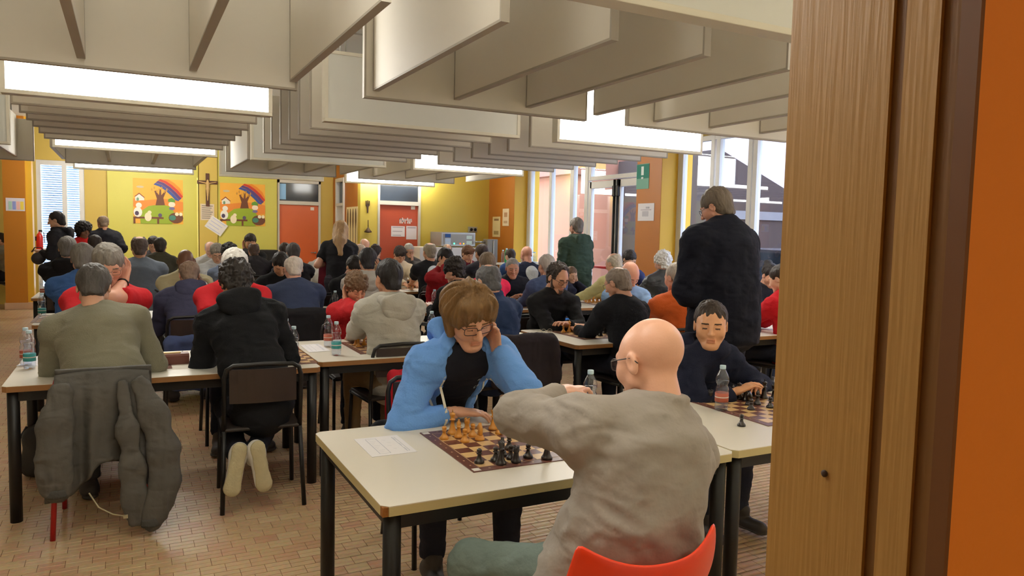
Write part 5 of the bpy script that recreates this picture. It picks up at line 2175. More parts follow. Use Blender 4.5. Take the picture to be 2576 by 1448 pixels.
person('darkcrop', 'dark-haired person with back turned opposite the maroon shirt', hp(1211, 636, 9.75), face=0, hpitch=16,
       top=('sweater', (46, 44, 52)), hair=('short', (62, 48, 44)), skin=SKT, arms=('rest', 'rest'), h=.018, hh=.0075, hairseed=43)
person('balloonnavy', 'bald person in navy T-shirt with large white balloon print on the back', hp(1324, 639, 9.78), face=0, hpitch=14,
       top=('tee', (36, 42, 64)), hair=('none', (150, 130, 115)), skin=(228, 168, 146), arms=('rest', 'rest'), build=1.15, h=.017, hh=.0075)

# fifth row
person('darkback', 'dark-haired person sitting far back below the standing bald head', hp(239, 614, 12.20), face=0, hpitch=12,
       top=('shirt', (60, 58, 60)), hair=('short', (48, 40, 38)), skin=SKT, arms=('rest', 'rest'), h=.020, hh=.008, hairseed=44)
person('olive', 'dark-haired person in olive jacket with back turned under the first mural', hp(403, 619, 12.20), face=-4, hpitch=10,
       top=('jacket', (66, 64, 52)), hair=('short', (46, 40, 36)), skin=SKT, arms=('rest', 'rest'), h=.020, hh=.008, hairseed=45)
person('glimpse', 'dark-haired person facing the olive jacket under the first mural', hp(386, 614, 13.30), face=180, hpitch=24,
       top=('shirt', (90, 90, 96)), hair=('short', (50, 42, 38)), skin=SK, arms=('rest', 'rest'), h=.020, hh=.008, hairseed=46)
person('paleold', 'pale bald elderly person facing from below the tilted notice', hp(529, 626, 13.25), face=178, hpitch=26,
       top=('shirt', (190, 190, 190)), hair=('fringe', (210, 200, 190)), skin=(232, 184, 164), arms=('cheek', 'rest'), h=.020, hh=.008, hairseed=47)
person('farblack', 'dark-haired person in black below the second mural, facing', hp(630, 608, 13.35), face=180, hpitch=22,
       top=('sweater', (34, 34, 36)), hair=('short', (44, 36, 32)), skin=SKT, arms=('rest', 'cheek'), h=.020, hh=.008, hairseed=48)
person('brownback', 'brown-haired person in dark jacket with back turned below the second mural', hp(638, 630, 12.20), face=0, hpitch=14,
       top=('jacket', (46, 44, 48)), hair=('balding', (86, 68, 58)), skin=SKT, arms=('rest', 'rest'), h=.020, hh=.008, hairseed=49)
person('fardark', 'dark-haired person with back turned before the orange door, further back', hp(716, 630, 12.20), face=0, hpitch=14,
       top=('jacket', (42, 42, 48)), hair=('short', (58, 48, 44)), skin=SKT, arms=('rest', 'rest'), h=.020, hh=.008, hairseed=50)
person('hairright', 'long-fringed dark-haired person in black before the red door', hp(945, 634, 12.15), face=-30, hpitch=16,
       top=('shirt', (38, 38, 40)), hair=('side', (48, 40, 40)), skin=SK, arms=('rest', 'rest'), h=.020, hh=.008, hairseed=51)
person('farbald', 'fair bald person far back under the wall ladle', hp(918, 618, 13.30), face=180, hpitch=26,
       top=('shirt', (150, 150, 140)), hair=('fringe', (190, 176, 160)), skin=SKP, arms=('rest', 'rest'), h=.020, hh=.008, hairseed=52)
person('specsfar', 'grey-haired person in glasses, hand at the mouth, before the red door', hp(1029, 629, 13.20), face=184, hpitch=18,
       top=('shirt', (84, 80, 76)), hair=('short', (170, 166, 160)), skin=SKT, glasses=(40, 36, 34), arms=('chin', 'rest'), h=.020, hh=.008, hairseed=53)
person('farcrown', 'thin-haired person glimpsed low before the food warmer', hp(1126, 630, 13.2), face=180, hpitch=30,
       top=('shirt', (120, 116, 110)), hair=('balding', (150, 130, 110)), skin=SK, arms=('rest', 'rest'), h=.020, hh=.008, hairseed=54)
person('bluecrop', 'short dark-haired person in blue top by the corner pillar', hp(1283, 643, 12.15), face=10, hpitch=18,
       top=('sweater', (54, 84, 140)), hair=('short', (58, 48, 42)), skin=SK, arms=('rest', 'rest'), h=.020, hh=.008, hairseed=55)
person('edge', 'dark-haired person half hidden behind the free-standing orange pillar', hp(-1, 603, 16.45), face=90, hpitch=24,
       top=('shirt', (150, 150, 140)), hair=('short', (44, 40, 40)), skin=SK, arms=('rest', 'rest'), h=.020, hh=.008, hairseed=56)

# standing at the back and by the windows
person('walker', 'person in black hooded jacket standing sideways at the blind window with a dark bag', hp(141, 553, 12.9), face=78, stand=True, hpitch=12,
       top=('hoodie', (40, 40, 46)), hair=('short', (44, 40, 40)), skin=SK, arms=('front', 'front'), h=.020, hh=.0075, scale=1.0, pants=(36, 36, 44), hairseed=57)
person('redafro', 'person with big curly black hair and red shirt standing by the blind window', hp(211, 580, 13.3), face=-150, stand=True, female=True, hpitch=10, scale=.92,
       top=('tee', (214, 40, 40)), hair=('afro', (34, 30, 30)), skin=(140, 98, 74), arms=('front', 'down'), h=.020, hh=.0075, hairseed=58)
person('baldstand', 'bald person in black jacket standing with back turned before the yellow panel', hp(259, 561, 13.7), face=12, stand=True, hpitch=24,
       top=('jacket', (40, 40, 48)), hair=('fringe', (150, 130, 112)), skin=(206, 152, 122), arms=('behind', 'behind'), h=.020, hh=.0075, scale=.985, build=1.08, hairseed=59)
person('longhair', 'standing person with long blond hair in black T-shirt, bending to a table', hp(857, 580, 9.50), pelvis=(2.36, 9.28), face=-8, stand=True, female=True, hpitch=26, hyaw=-10,
       top=('tee', (32, 32, 36)), hair=('long', (176, 142, 102)), skin=(220, 166, 140), arms=('front', 'down'), h=.016, hh=.007, scale=.97, hairseed=60, pants=(50, 48, 56))
person('greenhood', 'person in dark green hoodie standing with back turned at the exit door', hp(1449, 570, 9.05), face=4, stand=True, hpitch=8,
       top=('hoodie', (66, 84, 72)), hair=('short', (124, 116, 108)), skin=(210, 156, 134), arms=('front', 'front'), h=.015, hh=.006, scale=1.04, build=1.15, hairseed=61, pants=(56, 72, 66))

# ---- prints on clothes
M_print = mat('white_print', (226, 234, 240), .7, .02, 10)


def balloon(info, s):
    o = info['C'] - info['u'] * .02
    ri, upv, d = info['rt'], info['u'], info['ft']
    top = [(s * .105 * math.cos(a), s * (.05 + .105 * math.sin(a))) for a in np.linspace(-.45, math.pi + .45, 16)]
    poly = top + [(-s * .03, -s * .11), (s * .03, -s * .11)]
    decal(info, 'balloon_print', [poly, [(-s * .022, -s * .125), (s * .022, -s * .125), (s * .018, -s * .16), (-s * .018, -s * .16)]], M_print, o, ri, upv, d)


balloon(PEOPLE['balloonnavy'], 1.0)
balloon(PEOPLE['balloonback'], .95)
# small lettering on the dark T-shirt under the blue hoodie
bi = PEOPLE['blue']
tt = [c for c in bi['root'].children if c.name.startswith('t_shirt')][0]
bi2 = dict(bi)
bi2['top'] = tt


def glyph(ch, x, y, s):
    G = {'A': [(0, 0, .25, 1), (.75, 0, 1, 1), (.25, .8, .75, 1), (.25, .4, .75, .58)], 'C': [(0, 0, .25, 1), (.25, .8, 1, 1), (.25, 0, 1, .2)],
         'F': [(0, 0, .25, 1), (.25, .8, 1, 1), (.25, .4, .8, .6)]}[ch]
    return [[(x + a * s * .7, y + b * s), (x + c * s * .7, y + b * s), (x + c * s * .7, y + d * s), (x + a * s * .7, y + d * s)] for a, b, c, d in G]


pol = glyph('A', .0, .06, .016) + glyph('C', -.005, .0, .016) + glyph('A', .012, .0, .016)
try:
    decal(bi2, 'chest_lettering', pol, M_print, bi['C'] - bi['rt'] * .075 - bi['u'] * .02, -bi['rt'], bi['u'], -bi['ft'])
except Exception as ex:
    print('decal', ex)

# ---- chairs under everyone seated
LABEL_OF = {}
for k, inf in PEOPLE.items():
    if inf['stand'] or inf['seat'] is not True:
        continue
    p = inf['P'] + inf['f'] * .06
    who = inf['root']['label']
    ws = who.replace(',', '').split()[:9]
    while ws[-1] in ('and', 'in', 'with', 'of', 'the', 'to', 'a', 'from', 'by', 'on', 'at', 'both', 'over', 'beside', 'behind', 'before', 'back', 'turned', 'seen', 'facing', 'near', 'below', 'his'):
        ws.pop()
    chair(p[0], p[1], inf['face'], 'dark chair under the ' + ' '.join(ws))


# ------------------------------------------------------------------ special chairs
si = PEOPLE['sage']
rc = tag(empty('chair', (si['P'][0] - .03, si['P'][1] + .03, 0), si['face']), 'red-legged chair covered by the hanging grey jacket', 'chair')
chair_parts(rc, mat('chair_red_metal', (176, 34, 34), .4, .08, 8), M_chairback, mat('chair_red_seat', (160, 40, 36), .5, .1, 6))

# orange plastic shell chair of the bald person
bi = PEOPLE['bald']
oc = tag(empty('shell_chair', (1.19, 1.67, 0), math.radians(-4)), 'orange-red plastic shell chair under the taupe jacket', 'chair')
M_shell = mat('shell_orange', (236, 62, 22), .32, .05, 4, spec=.5)
nu, nv = 18, 14
V = []
for j in range(nv + 1):
    t = j / nv
    for i in range(nu + 1):
        a = -1 + 2 * i / nu
        if t < .5:
            q = t / .5
            x, y, z = a * (.20 + .02 * q), .21 - q * .36, .445 + .035 * abs(a) ** 2 - .02 * math.sin(q * math.pi)
        else:
            q = (t - .5) / .5
            hgt = .30 * q
            wd = .22 + .018 * math.sin(q * math.pi) - .012 * q
            x = a * wd
            y = -.15 - .10 * math.sin(q * math.pi / 2) * 1.0 - .02 * q + .075 * abs(a) ** 2.2
            z = .445 + .02 * (1 - q) + hgt + .055 * q * (abs(a) ** 2.5) * (1 if True else 0) + .035 * abs(a) ** 2 * (1 - q)
        V.append((x, y, z))
V = np.array(V)
Q = np.array([[j * (nu + 1) + i, j * (nu + 1) + i + 1, (j + 1) * (nu + 1) + i + 1, (j + 1) * (nu + 1) + i] for j in range(nv) for i in range(nu)])
o = link('shell', npmesh('shell', V, Q), M_shell, oc)
md = o.modifiers.new('thick', 'SOLIDIFY')
md.thickness = .014
md.offset = 0
md = o.modifiers.new('round', 'SUBSURF')
md.levels = md.render_levels = 1
for sx in (-1, 1):
    for sy, y1 in ((.14, .21), (-.12, -.22)):
        g = MB()
        g.tube([(sx * .15, sy, .44), (sx * .21, y1, 0)], .0125, 8)
        g.build('leg', M_black, oc)

# ------------------------------------------------------------------ grey jacket over the red chair
jx, jy = si['P'][0] - .03, si['P'][1] + .03 - .25
jk = tag(empty('draped_jacket', (jx, jy, 0)), 'dark grey jacket hanging over the back of the red-legged chair', 'jacket')
M_jk = add_folds(mat('jacket_grey', (84, 82, 78), .75, .12, 8, .3, 40), .5, 8)


def drape(name, x_of, z_of, y_of, nu=34, nv=30, th=.012):
    """Hanging cloth: a sheet with folds that deepen towards the hem."""
    V = []
    for j in range(nv + 1):
        for i in range(nu + 1):
            u, v = i / nu, j / nv
            V.append((x_of(u, v), y_of(u, v), z_of(u, v)))
    V = np.array(V)
    V[:, 1] += vnoise(V * np.array([2, .1, .5]), 6, 21) * .006
    Q = np.array([[j * (nu + 1) + i, (j + 1) * (nu + 1) + i, (j + 1) * (nu + 1) + i + 1, j * (nu + 1) + i + 1] for j in range(nv) for i in range(nu)])
    o = link(name, npmesh(name, V, Q), M_jk, jk)
    m = o.modifiers.new('thick', 'SOLIDIFY')
    m.thickness = th
    return o


def fold(u, v, k=0.):
    return v ** .7 * (.040 * math.sin(u * 15 + k + 1.2 * math.sin(v * 2.0)) + .018 * math.sin(u * 31 + 2 + k))


drape('jacket_body', lambda u, v: (-.20 + .41 * u) * (1 + .22 * v) + .02 * v * math.sin(u * 9),
      lambda u, v: .835 - .015 * (2 * u - 1) ** 2 - v * (.60 - .10 * math.sin(u * math.pi) + .05 * math.sin(u * 8)),
      lambda u, v: -.005 - .04 * min(1, v * 5) - fold(u, v) * .8)
drape('jacket_lining', lambda u, v: (-.20 + .42 * u), lambda u, v: .838 - v * .30, lambda u, v: .01 + .05 * min(1, v * 4) + fold(u, v, 2) * .4, 20, 10)
for nm, pts, rr in (('sleeve', [(-.17, -.05, .74), (-.20, -.075, .58), (-.205, -.085, .44), (-.20, -.085, .33), (-.195, -.085, .27)], [.055, .062, .058, .054, .050]),
                    ('sleeve', [(.17, -.05, .76), (.23, -.08, .60), (.27, -.10, .42), (.275, -.11, .27), (.24, -.12, .15), (.21, -.125, .07)], [.042, .055, .060, .056, .050, .044]),
                    ('hanging_fold', [(.09, -.05, .76), (.11, -.09, .54), (.13, -.10, .34), (.135, -.11, .20), (.14, -.11, .09)], [.026, .036, .044, .044, .038])):
    fd = Field((-.45, -.32, .0), (.5, .12, .95), .010)
    for a, b, ra, rb in zip(pts[:-1], pts[1:], rr[:-1], rr[1:]):
        fd.cone(a, b, ra, rb, .03, frame=(np.eye(3), (1, .36, 1)))
    V, Q = fd.mesh()
    V = relax(V, Q, 1, .4)
    Nn = vnormals(V, Q)
    V = V + Nn * ((1 - 2 * np.abs(vnoise(V * np.array([1.6, 1, .45]) + vnoise(V, 6, 3)[:, None] * .04, 20, 5))) * .005 + vnoise(V, 24, 6) * .002)[:, None]
    link(nm, npmesh(nm, V, Q), M_jk, jk)
for (x, z, rr) in ((-.195, .245, .050), (.207, .055, .045)):
    g = MB()
    g.lathe([(rr, 0), (rr * 1.03, .012), (rr, .028), (rr * .96, .040)], 16, (x, -.085 if x < 0 else -.125, z), sy=.6)
    g.build('cuff', mat('jacket_cuff', (70, 70, 68), .85, .1, 30, .4, 90), jk)
g = MB()
g.tube([(-.06, -.12, .26), (-.02, -.14, .19), (.04, -.15, .15), (.09, -.16, .135)], .0035, 6)
g.box(.085, .105, -.166, -.156, .125, .14)
g.build('drawcord', mat('cord_pale', (170, 160, 130), .7, .1, 30), jk)

# bag by the left table leg
b0 = atz(100, 1195, 0)
r = tag(empty('shoulder_bag', (b0[0], b0[1], 0)), 'black shoulder bag on the floor beside the red-legged chair', 'bag')
fd = Field((-.16, -.16, -.02), (.20, .18, .42), .010)
fd.cone((0, 0, .08), (0, 0, .24), .10, .085, .02, frame=(np.eye(3), (1, .8, 1)))
fd.cone((.03, -.05, .06), (.03, -.05, .16), .07, .06, .03, frame=(np.eye(3), (1, .6, 1)))
fd.plane((0, 0, .0), (0, 0, -1))
V, Q = fd.mesh()
V = V + vnormals(V, Q) * (vnoise(V, 14, 2) * .010)[:, None]
link('bag_body', npmesh('bag_body', V, Q), mat('bag_black_nylon', (30, 30, 32), .6, .15, 12, .2, 60), r)
g = MB()
g.tube([(-.06, 0, .31), (-.11, .01, .22), (-.13, .0, .10), (-.09, -.02, .03)], .008, 6)
g.build('strap', mat('bag_strap', (40, 40, 42), .7, .1, 20), r)

# clothes hung on chairs further in
def hung(label, loc, yaw, w, h, rgb, name='hung_jacket', kind='puffer'):
    r = tag(empty(name, loc, yaw), label, 'jacket')
    fd = Field((-w - .1, -.12, -h - .06), (w + .1, .12, .1), .014)
    for k in range(5):
        z = -k * h / 4.5
        fd.cone((-w * (1 - .05 * k), 0, z), (w * (1 - .05 * k), 0, z), .05, .05, .045, frame=(np.eye(3), (1, .8, 1)))
    for s in (-1, 1):
        fd.cone((s * w, -.02, -.03), (s * (w + .03), -.03, -h * .8), .05, .04, .03)
    V, Q = fd.mesh()
    V = V + vnormals(V, Q) * (vnoise(V, 13, 4) * .010 + (1 - 2 * np.abs(vnoise(V * np.array([1, 1, .5]), 20, 2))) * .006)[:, None]
    link('cloth', npmesh('cloth', V, Q), cloth_mat(kind, rgb), r)
    return r


def behind(k, d=.22, z=.80):
    i = PEOPLE[k]
    p = i['P'] - i['f'] * d
    return (p[0], p[1], z), i['face']


l, y = behind('navysweater')
hung('black jacket hung over the chair of the navy-sweater back', l, y, .20, .34, (36, 36, 40))
l, y = behind('bearded', .24)
hung('bright blue padded jacket hung behind the bearded person', (l[0] + .28, l[1] - .05, .72), y, .10, .36, (52, 120, 206))
l, y = behind('navyhoodie', .24)
hung('blue padded jacket hung on the chair of the slate navy hoodie', (l[0] - .02, l[1], .62), y, .16, .40, (70, 84, 124))
l, y = behind('greyhoodie', .26)
hung('red garment strap hanging at the chair of the pale grey hoodie', (l[0] + .02, l[1] - .02, .62), y, .12, .46, (176, 30, 44), 'hung_garment')
l, y = behind('denim', .26)
hung('dark brown coat over the chair behind the denim jacket', (l[0] + .10, l[1], .80), y, .22, .36, (46, 40, 44))
l, y = behind('blue', .26)
hung('black coat hanging on the chair of the blue hoodie', (l[0] - .22, l[1] - .30, .60), y, .09, .34, (32, 32, 36))
# maroon jacket carried by the long-haired person, bag of the walker
li = PEOPLE['longhair']
p = li['WR'][-1]
r = tag(empty('carried_jacket', (p[0] - .05, p[1] - .06, p[2] + .06)), 'maroon jacket carried over the arm of the long-haired person', 'jacket')
fd = Field((-.25, -.2, -.75), (.25, .2, .15), .016)
fd.cone((0, .02, .03), (0, .0, -.55), .09, .13, .05, frame=(np.eye(3), (1, .55, 1)))
fd.cone((.08, -.04, 0), (.11, -.05, -.50), .05, .06, .04)
V, Q = fd.mesh()
V = V + vnormals(V, Q) * (vnoise(V * np.array([1, 1, .35]), 14, 4) * .016)[:, None]
link('cloth', npmesh('cloth', V, Q), cloth_mat('jacket', (112, 36, 52)), r)
wi = PEOPLE['walker']
p = wi['WR'][-1]
r = tag(empty('carried_bag', (p[0] - .02, p[1] - .05, p[2] - .10)), 'small dark bag in the hands of the person at the blind window', 'bag')
fd = Field((-.2, -.2, -.2), (.2, .2, .2), .016)
fd.ell((0, 0, 0), (.09, .07, .09), 0)
fd.ell((.05, 0, .03), (.05, .05, .05), .04)
V, Q = fd.mesh()
link('bag_body', npmesh('bag_body', V, Q), mat('bag_dark', (40, 38, 44), .6, .15, 12), r)
g = MB()
g.tube([(-.08, 0, .09), (-.04, 0, .16), (.04, 0, .16), (.08, 0, .09)], .008, 6)
g.build('handle', M_black, r)

# ------------------------------------------------------------------ chess boards
def checker_mat(name, light, dark, sq):
    if name in MATS:
        return MATS[name]
    m = bpy.data.materials.new(name)
    m.use_nodes = True
    nt = m.node_tree
    b = nt.nodes['Principled BSDF']
    tc = nt.nodes.new('ShaderNodeTexCoord')
    mp = nt.nodes.new('ShaderNodeMapping')
    mp.inputs['Location'].default_value = (0, 0, .31)
    ck = nt.nodes.new('ShaderNodeTexChecker')
    ck.inputs['Scale'].default_value = 1 / sq
    ck.inputs['Color1'].default_value = lin(light)
    ck.inputs['Color2'].default_value = lin(dark)
    nt.links.new(tc.outputs['Object'], mp.inputs[0])
    nt.links.new(mp.outputs[0], ck.inputs['Vector'])
    nt.links.new(ck.outputs[0], b.inputs['Base Color'])
    b.inputs['Roughness'].default_value = .32
    MATS[name] = m
    return m


SQ = .0580
HALF = 4 * SQ + .042
M_boardbrown = mat('board_brown', (104, 64, 54), .35, .06, 6)


def chessboard(cx, cy, z, label, yaw=0., group='chessboards on the tables', corners=False):
    r = tag(empty('chessboard', (cx, cy, z), yaw), label, 'chessboard', group)
    g = MB()
    g.box(-HALF, HALF, -HALF, HALF, 0, .003)
    g.build('mat_border', M_boardbrown, r)
    g = MB()
    g.box(-4 * SQ, 4 * SQ, -4 * SQ, 4 * SQ, .003, .0036)
    g.build('squares', checker_mat('board_squares', (226, 190, 134), (104, 60, 52), SQ), r)
    g = MB()
    t = .0012
    a = 4 * SQ + .003
    for s in (-1, 1):
        g.box(-a, a, s * a - t, s * a + t, .003, .0035)
        g.box(s * a - t, s * a + t, -a, a, .003, .0035)
    for k in range(8):   # coordinate letters and numbers as small printed marks
        u = -3.5 * SQ + k * SQ
        for s in (-1, 1):
            g.box(u - .004, u + .004, s * (HALF - .018) - .0015, s * (HALF - .018) + .004, .003, .0034)
            g.box(s * (HALF - .018) - .0015, s * (HALF - .018) + .004, u - .004, u + .004, .003, .0034)
    g.build('border_print', mat('board_pale_print', (206, 176, 140), .4, .05, 10), r)
    if corners:
        g = MB()
        for sx, sy in ((-1, -1), (-1, 1)):
            g.box(sx * (HALF - .02) - .014, sx * (HALF - .02) + .014, sy * (HALF - .02) - .014, sy * (HALF - .02) + .014, .003, .0035)
        g.build('corner_mark', mat('corner_white', (226, 222, 216), .5, .05, 30), r)
    return r


M_wood_w = mat('boxwood', (214, 148, 58), .32, .12, 20, coat=.3)
M_wood_b = mat('ebony', (34, 24, 22), .28, .15, 20, coat=.4)


def piece_mesh(kind):
    g = MB()
    base = [(0, 0), (.0185, 0), (.0190, .003), (.0185, .007), (.0165, .010), (.0150, .012)]
    k = 1.0
    if kind == 'pawn':
        g.lathe(base + [(.011, .016), (.0075, .024), (.006, .032), (.0105, .0335), (.0105, .0355), (.0065, .037), (.0085, .0405), (.0098, .0445), (.0092, .049), (.006, .0525), (0, .0537)], 16)
    elif kind == 'rook':
        g.lathe(base + [(.0125, .017), (.0100, .026), (.0092, .036), (.0115, .0385), (.0112, .041), (.0120, .046), (.0122, .056), (.0085, .056), (.0085, .051), (0, .051)], 16)
        for i in range(4):
            a = i * math.pi / 2 + .4
            M = Matrix.Rotation(a, 4, 'Z')
            g.box(.0078, .0124, -.004, .004, .055, .060, M=M)
    elif kind == 'bishop':
        g.lathe(base + [(.0115, .018), (.0078, .030), (.0062, .042), (.0112, .0435), (.0112, .0455), (.0068, .0475), (.0092, .054), (.0088, .061), (.0055, .067), (.0026, .0695), (.0036, .072), (.0030, .0745), (0, .0755)], 16)
    elif kind == 'queen':
        g.lathe([(r_ * 1.1, z) for r_, z in base] + [(.0125, .020), (.0085, .036), (.0066, .052), (.0120, .054), (.0120, .0565), (.0072, .0585), (.0088, .068), (.0124, .078), (.0118, .081), (.0070, .0795), (.0040, .0835), (.0028, .0865), (0, .088)], 16)
        for i in range(8):
            a = i * math.pi / 4
            g.lathe([(0, -.002), (.0022, 0), (0, .0028)], 6, (.0108 * math.cos(a), .0108 * math.sin(a), .0815))
    elif kind == 'king':
        g.lathe([(r_ * 1.12, z) for r_, z in base] + [(.0130, .020), (.0088, .038), (.0068, .056), (.0125, .058), (.0125, .0605), (.0075, .0625), (.0092, .072), (.0130, .082), (.0120, .0845), (.0060, .088), (.0036, .0895), (0, .090)], 16)
        g.box(-.0017, .0017, -.0014, .0014, .089, .101)
        g.box(-.0052, .0052, -.0014, .0014, .0935, .0965)
    elif kind == 'knight':
        g.lathe([(r_ * 1.05, z) for r_, z in base] + [(.0150, .016), (.0140, .019), (0, .019)], 16)
        out = [(-.011, .018), (-.0145, .030), (-.0140, .043), (-.010, .055), (-.003, .063), (.001, .069), (.004, .062), (.010, .057), (.0165, .047), (.0185, .041), (.0160, .0375), (.0120, .0385), (.0070, .0415), (.0050, .040), (.0090, .031), (.0115, .018)]
        g.prism(out, 'y', -.0062, .0062)
    for f in g.bm.faces:
        f.smooth = True
    return g.mesh(kind)


PM = {}


def piece(kind, white, x, y, z, where, yaw=None):
    k = (kind, white)
    if k not in PM:
        me = piece_mesh(kind)
        me.materials.append(M_wood_w if white else M_wood_b)
        PM[k] = me
    o = link('chess_' + kind, PM[k], None, None, (x, y, z), (yaw if yaw is not None else (math.pi / 2 if white else -math.pi / 2) + random.uniform(-.3, .3)))
    tag(o, '%s %s %s' % ('honey-coloured wooden' if white else 'black wooden', kind, where), 'chess piece', '%s %ss %s' % ('pale' if white else 'black', kind, where))
    return o


BZ = TZ + .0036
# the front board
c0, c1, c2 = atz(1051, 1086.7, TZ), atz(1199, 1193.6, TZ), atz(1406, 1165, TZ)
fx, fyy = c0[0] * .5 + c1[0] * .5 + HALF, (c0[1] + c1[1]) / 2
FBX, FBY = fx, fyy
chessboard(FBX, FBY, TZ, 'chessboard with a thinned-out game in front of the taupe jacket', math.radians(-.6), corners=True)


def sq_snap(px, py, z=BZ):
    p = atz(px, py, z)
    i = round((p[0] - FBX) / SQ - .5)
    j = round((p[1] - FBY) / SQ - .5)
    i, j = max(-4, min(3, i)), max(-4, min(3, j))
    return FBX + (i + .5) * SQ, FBY + (j + .5) * SQ


used = set()
for kind, wh, px, py in (('pawn', 1, 1113, 1104), ('king', 1, 1134, 1090), ('bishop', 1, 1151, 1100), ('rook', 1, 1173, 1087), ('pawn', 1, 1188, 1097), ('pawn', 1, 1167, 1112), ('knight', 1, 1207, 1106),
                         ('queen', 1, 1241, 1079), ('bishop', 1, 1259, 1077), ('pawn', 1, 1257, 1091), ('pawn', 0, 1198.5, 1163), ('pawn', 0, 1242, 1158), ('knight', 0, 1258, 1145), ('pawn', 0, 1276, 1128),
                         ('queen', 0, 1263, 1170), ('pawn', 0, 1282, 1153), ('rook', 0, 1302, 1165), ('king', 0, 1384, 1157), ('rook', 1, 1290, 1082), ('pawn', 0, 1330, 1150)):
    p = atz(px, py, BZ)
    x, y = sq_snap(px, py)
    x, y = x * .35 + p[0] * .65, y * .35 + p[1] * .65
    piece(kind, bool(wh), x, y, BZ, 'on the board before the taupe jacket', (math.pi * .5 if wh else -math.pi * .6) if kind == 'knight' else None)
# the boy's board
c = atz(1850, 1000, TZ)
B2 = (atz(1832, 1038, TZ)[0] + .26, 2.62)
chessboard(B2[0], B2[1], TZ, 'chessboard in front of the navy-hoodie child')
for kind, px, py in (('rook', 1787, 1010), ('bishop', 1843, 1002), ('queen', 1859, 1003), ('rook', 1875, 1007), ('knight', 1884, 1018), ('pawn', 1889, 1030), ('bishop', 1905, 1017), ('king', 1922, 1001), ('pawn', 1937, 1025), ('queen', 1945, 1008)):
    p = atz(px, py, BZ)
    piece(kind, False, p[0], p[1], BZ, 'on the board before the navy-hoodie child')
p = atz(1865, 1071, TZ)
piece('pawn', False, p[0], p[1], TZ, 'standing alone off the board on the cream table')
for k in range(5):
    piece('pawn', True, B2[0] - .05 + k * SQ, B2[1] - 2.4 * SQ, BZ, 'on the board before the navy-hoodie child')


def small_game(cx, cy, z, label, where, plan, yaw=0.):
    chessboard(cx, cy, z, label, yaw)
    for kind, wh, i, j in plan:
        piece(kind, bool(wh), cx + (i - 3.5) * SQ, cy + (j - 3.5) * SQ, z + .0036, where)


c = atz(540, 900, TZ)
small_game(.83, 4.86, TZ, 'chessboard in front of the black hoodie', 'on the board before the black hoodie', (('king', 0, 0, 6), ('rook', 1, 1, 3), ('pawn', 1, 2, 5), ('pawn', 0, 3, 6), ('pawn', 1, 5, 3)))
small_game(-.05, 4.98, TZ, 'chessboard before the sage sweater', 'on the board before the sage sweater', (('pawn', 1, 3, 2), ('king', 0, 4, 6), ('rook', 0, 2, 6)))
small_game(1.63, 5.03, .732, 'chessboard between the pale grey hoodie and the curly child', 'on the board before the pale grey hoodie',
           (('pawn', 0, 1, 1), ('king', 1, 0, 5), ('pawn', 1, 0, 4), ('bishop', 1, 1, 5), ('pawn', 1, 2, 5), ('queen', 1, 3, 6), ('pawn', 0, 4, 2)))
small_game(3.42, 5.10, .735, 'chessboard between the bearded person and the black sweater', 'on the board before the bearded person',
           (('king', 1, 1, 6), ('pawn', 1, 0, 6), ('pawn', 1, 2, 6), ('rook', 1, 3, 7), ('bishop', 1, 4, 5), ('queen', 1, 5, 6), ('pawn', 1, 7, 6), ('pawn', 0, 2, 2), ('bishop', 0, 3, 2), ('queen', 0, 3, 1), ('pawn', 0, 5, 2), ('knight', 0, 5, 3), ('rook', 0, 6, 0)))
c = atz(1462, 752, TZ)
small_game(c[0], 7.45, TZ, 'crowded chessboard before the child with hands at the face', 'on the board before the child with hands at the face',
           [(k, 1, i, 7) for i, k in enumerate(('rook', 'knight', 'bishop', 'queen', 'king', 'bishop'))] + [('pawn', 1, i, 6) for i in range(6)] + [('pawn', 0, i, 1) for i in range(7)] + [('rook', 0, 0, 0), ('bishop', 0, 2, 0), ('queen', 0, 3, 0), ('king', 0, 4, 0), ('knight', 0, 6, 0)])
small_game(3.95, 7.50, TZ, 'chessboard before the elder in the dark jacket', 'on the board before the elder in the dark jacket',
           (('king', 1, 3, 6), ('queen', 1, 4, 6), ('pawn', 1, 2, 5), ('pawn', 0, 4, 2), ('rook', 0, 5, 1), ('pawn', 0, 3, 1)))
small_game(4.70, 5.05, TZ, 'chessboard beside the red-sleeved person', 'on the board beside the red-sleeved person', (('pawn', 0, 2, 5), ('bishop', 0, 4, 4), ('pawn', 1, 6, 3), ('king', 0, 3, 6)))
for x, y in ((1.42, 7.55), (.48, 7.55), (2.2, 7.55), (-.45, 7.55), (1.12, 10.1), (2.6, 10.1), (3.72, 10.1), (4.7, 10.1)):
    small_game(x, y, TZ, 'chessboard in play on a far table', 'on a far table board', (('king', 1, 3, 6), ('pawn', 1, 2, 5), ('queen', 0, 4, 1), ('pawn', 0, 5, 2)))

# ------------------------------------------------------------------ bottles
M_pet = clear('clear_plastic', (250, 252, 255), .07, .05, ior=1.5)
M_cap = mat('cap_pale_blue', (196, 222, 236), .4, .04, 10)
M_teal = mat('label_teal', (52, 150, 150), .5, .12, 30)
M_rust = mat('label_rust', (186, 96, 74), .5, .12, 30)
M_green = mat('green_pet', (60, 150, 90), .3, .1, 20)


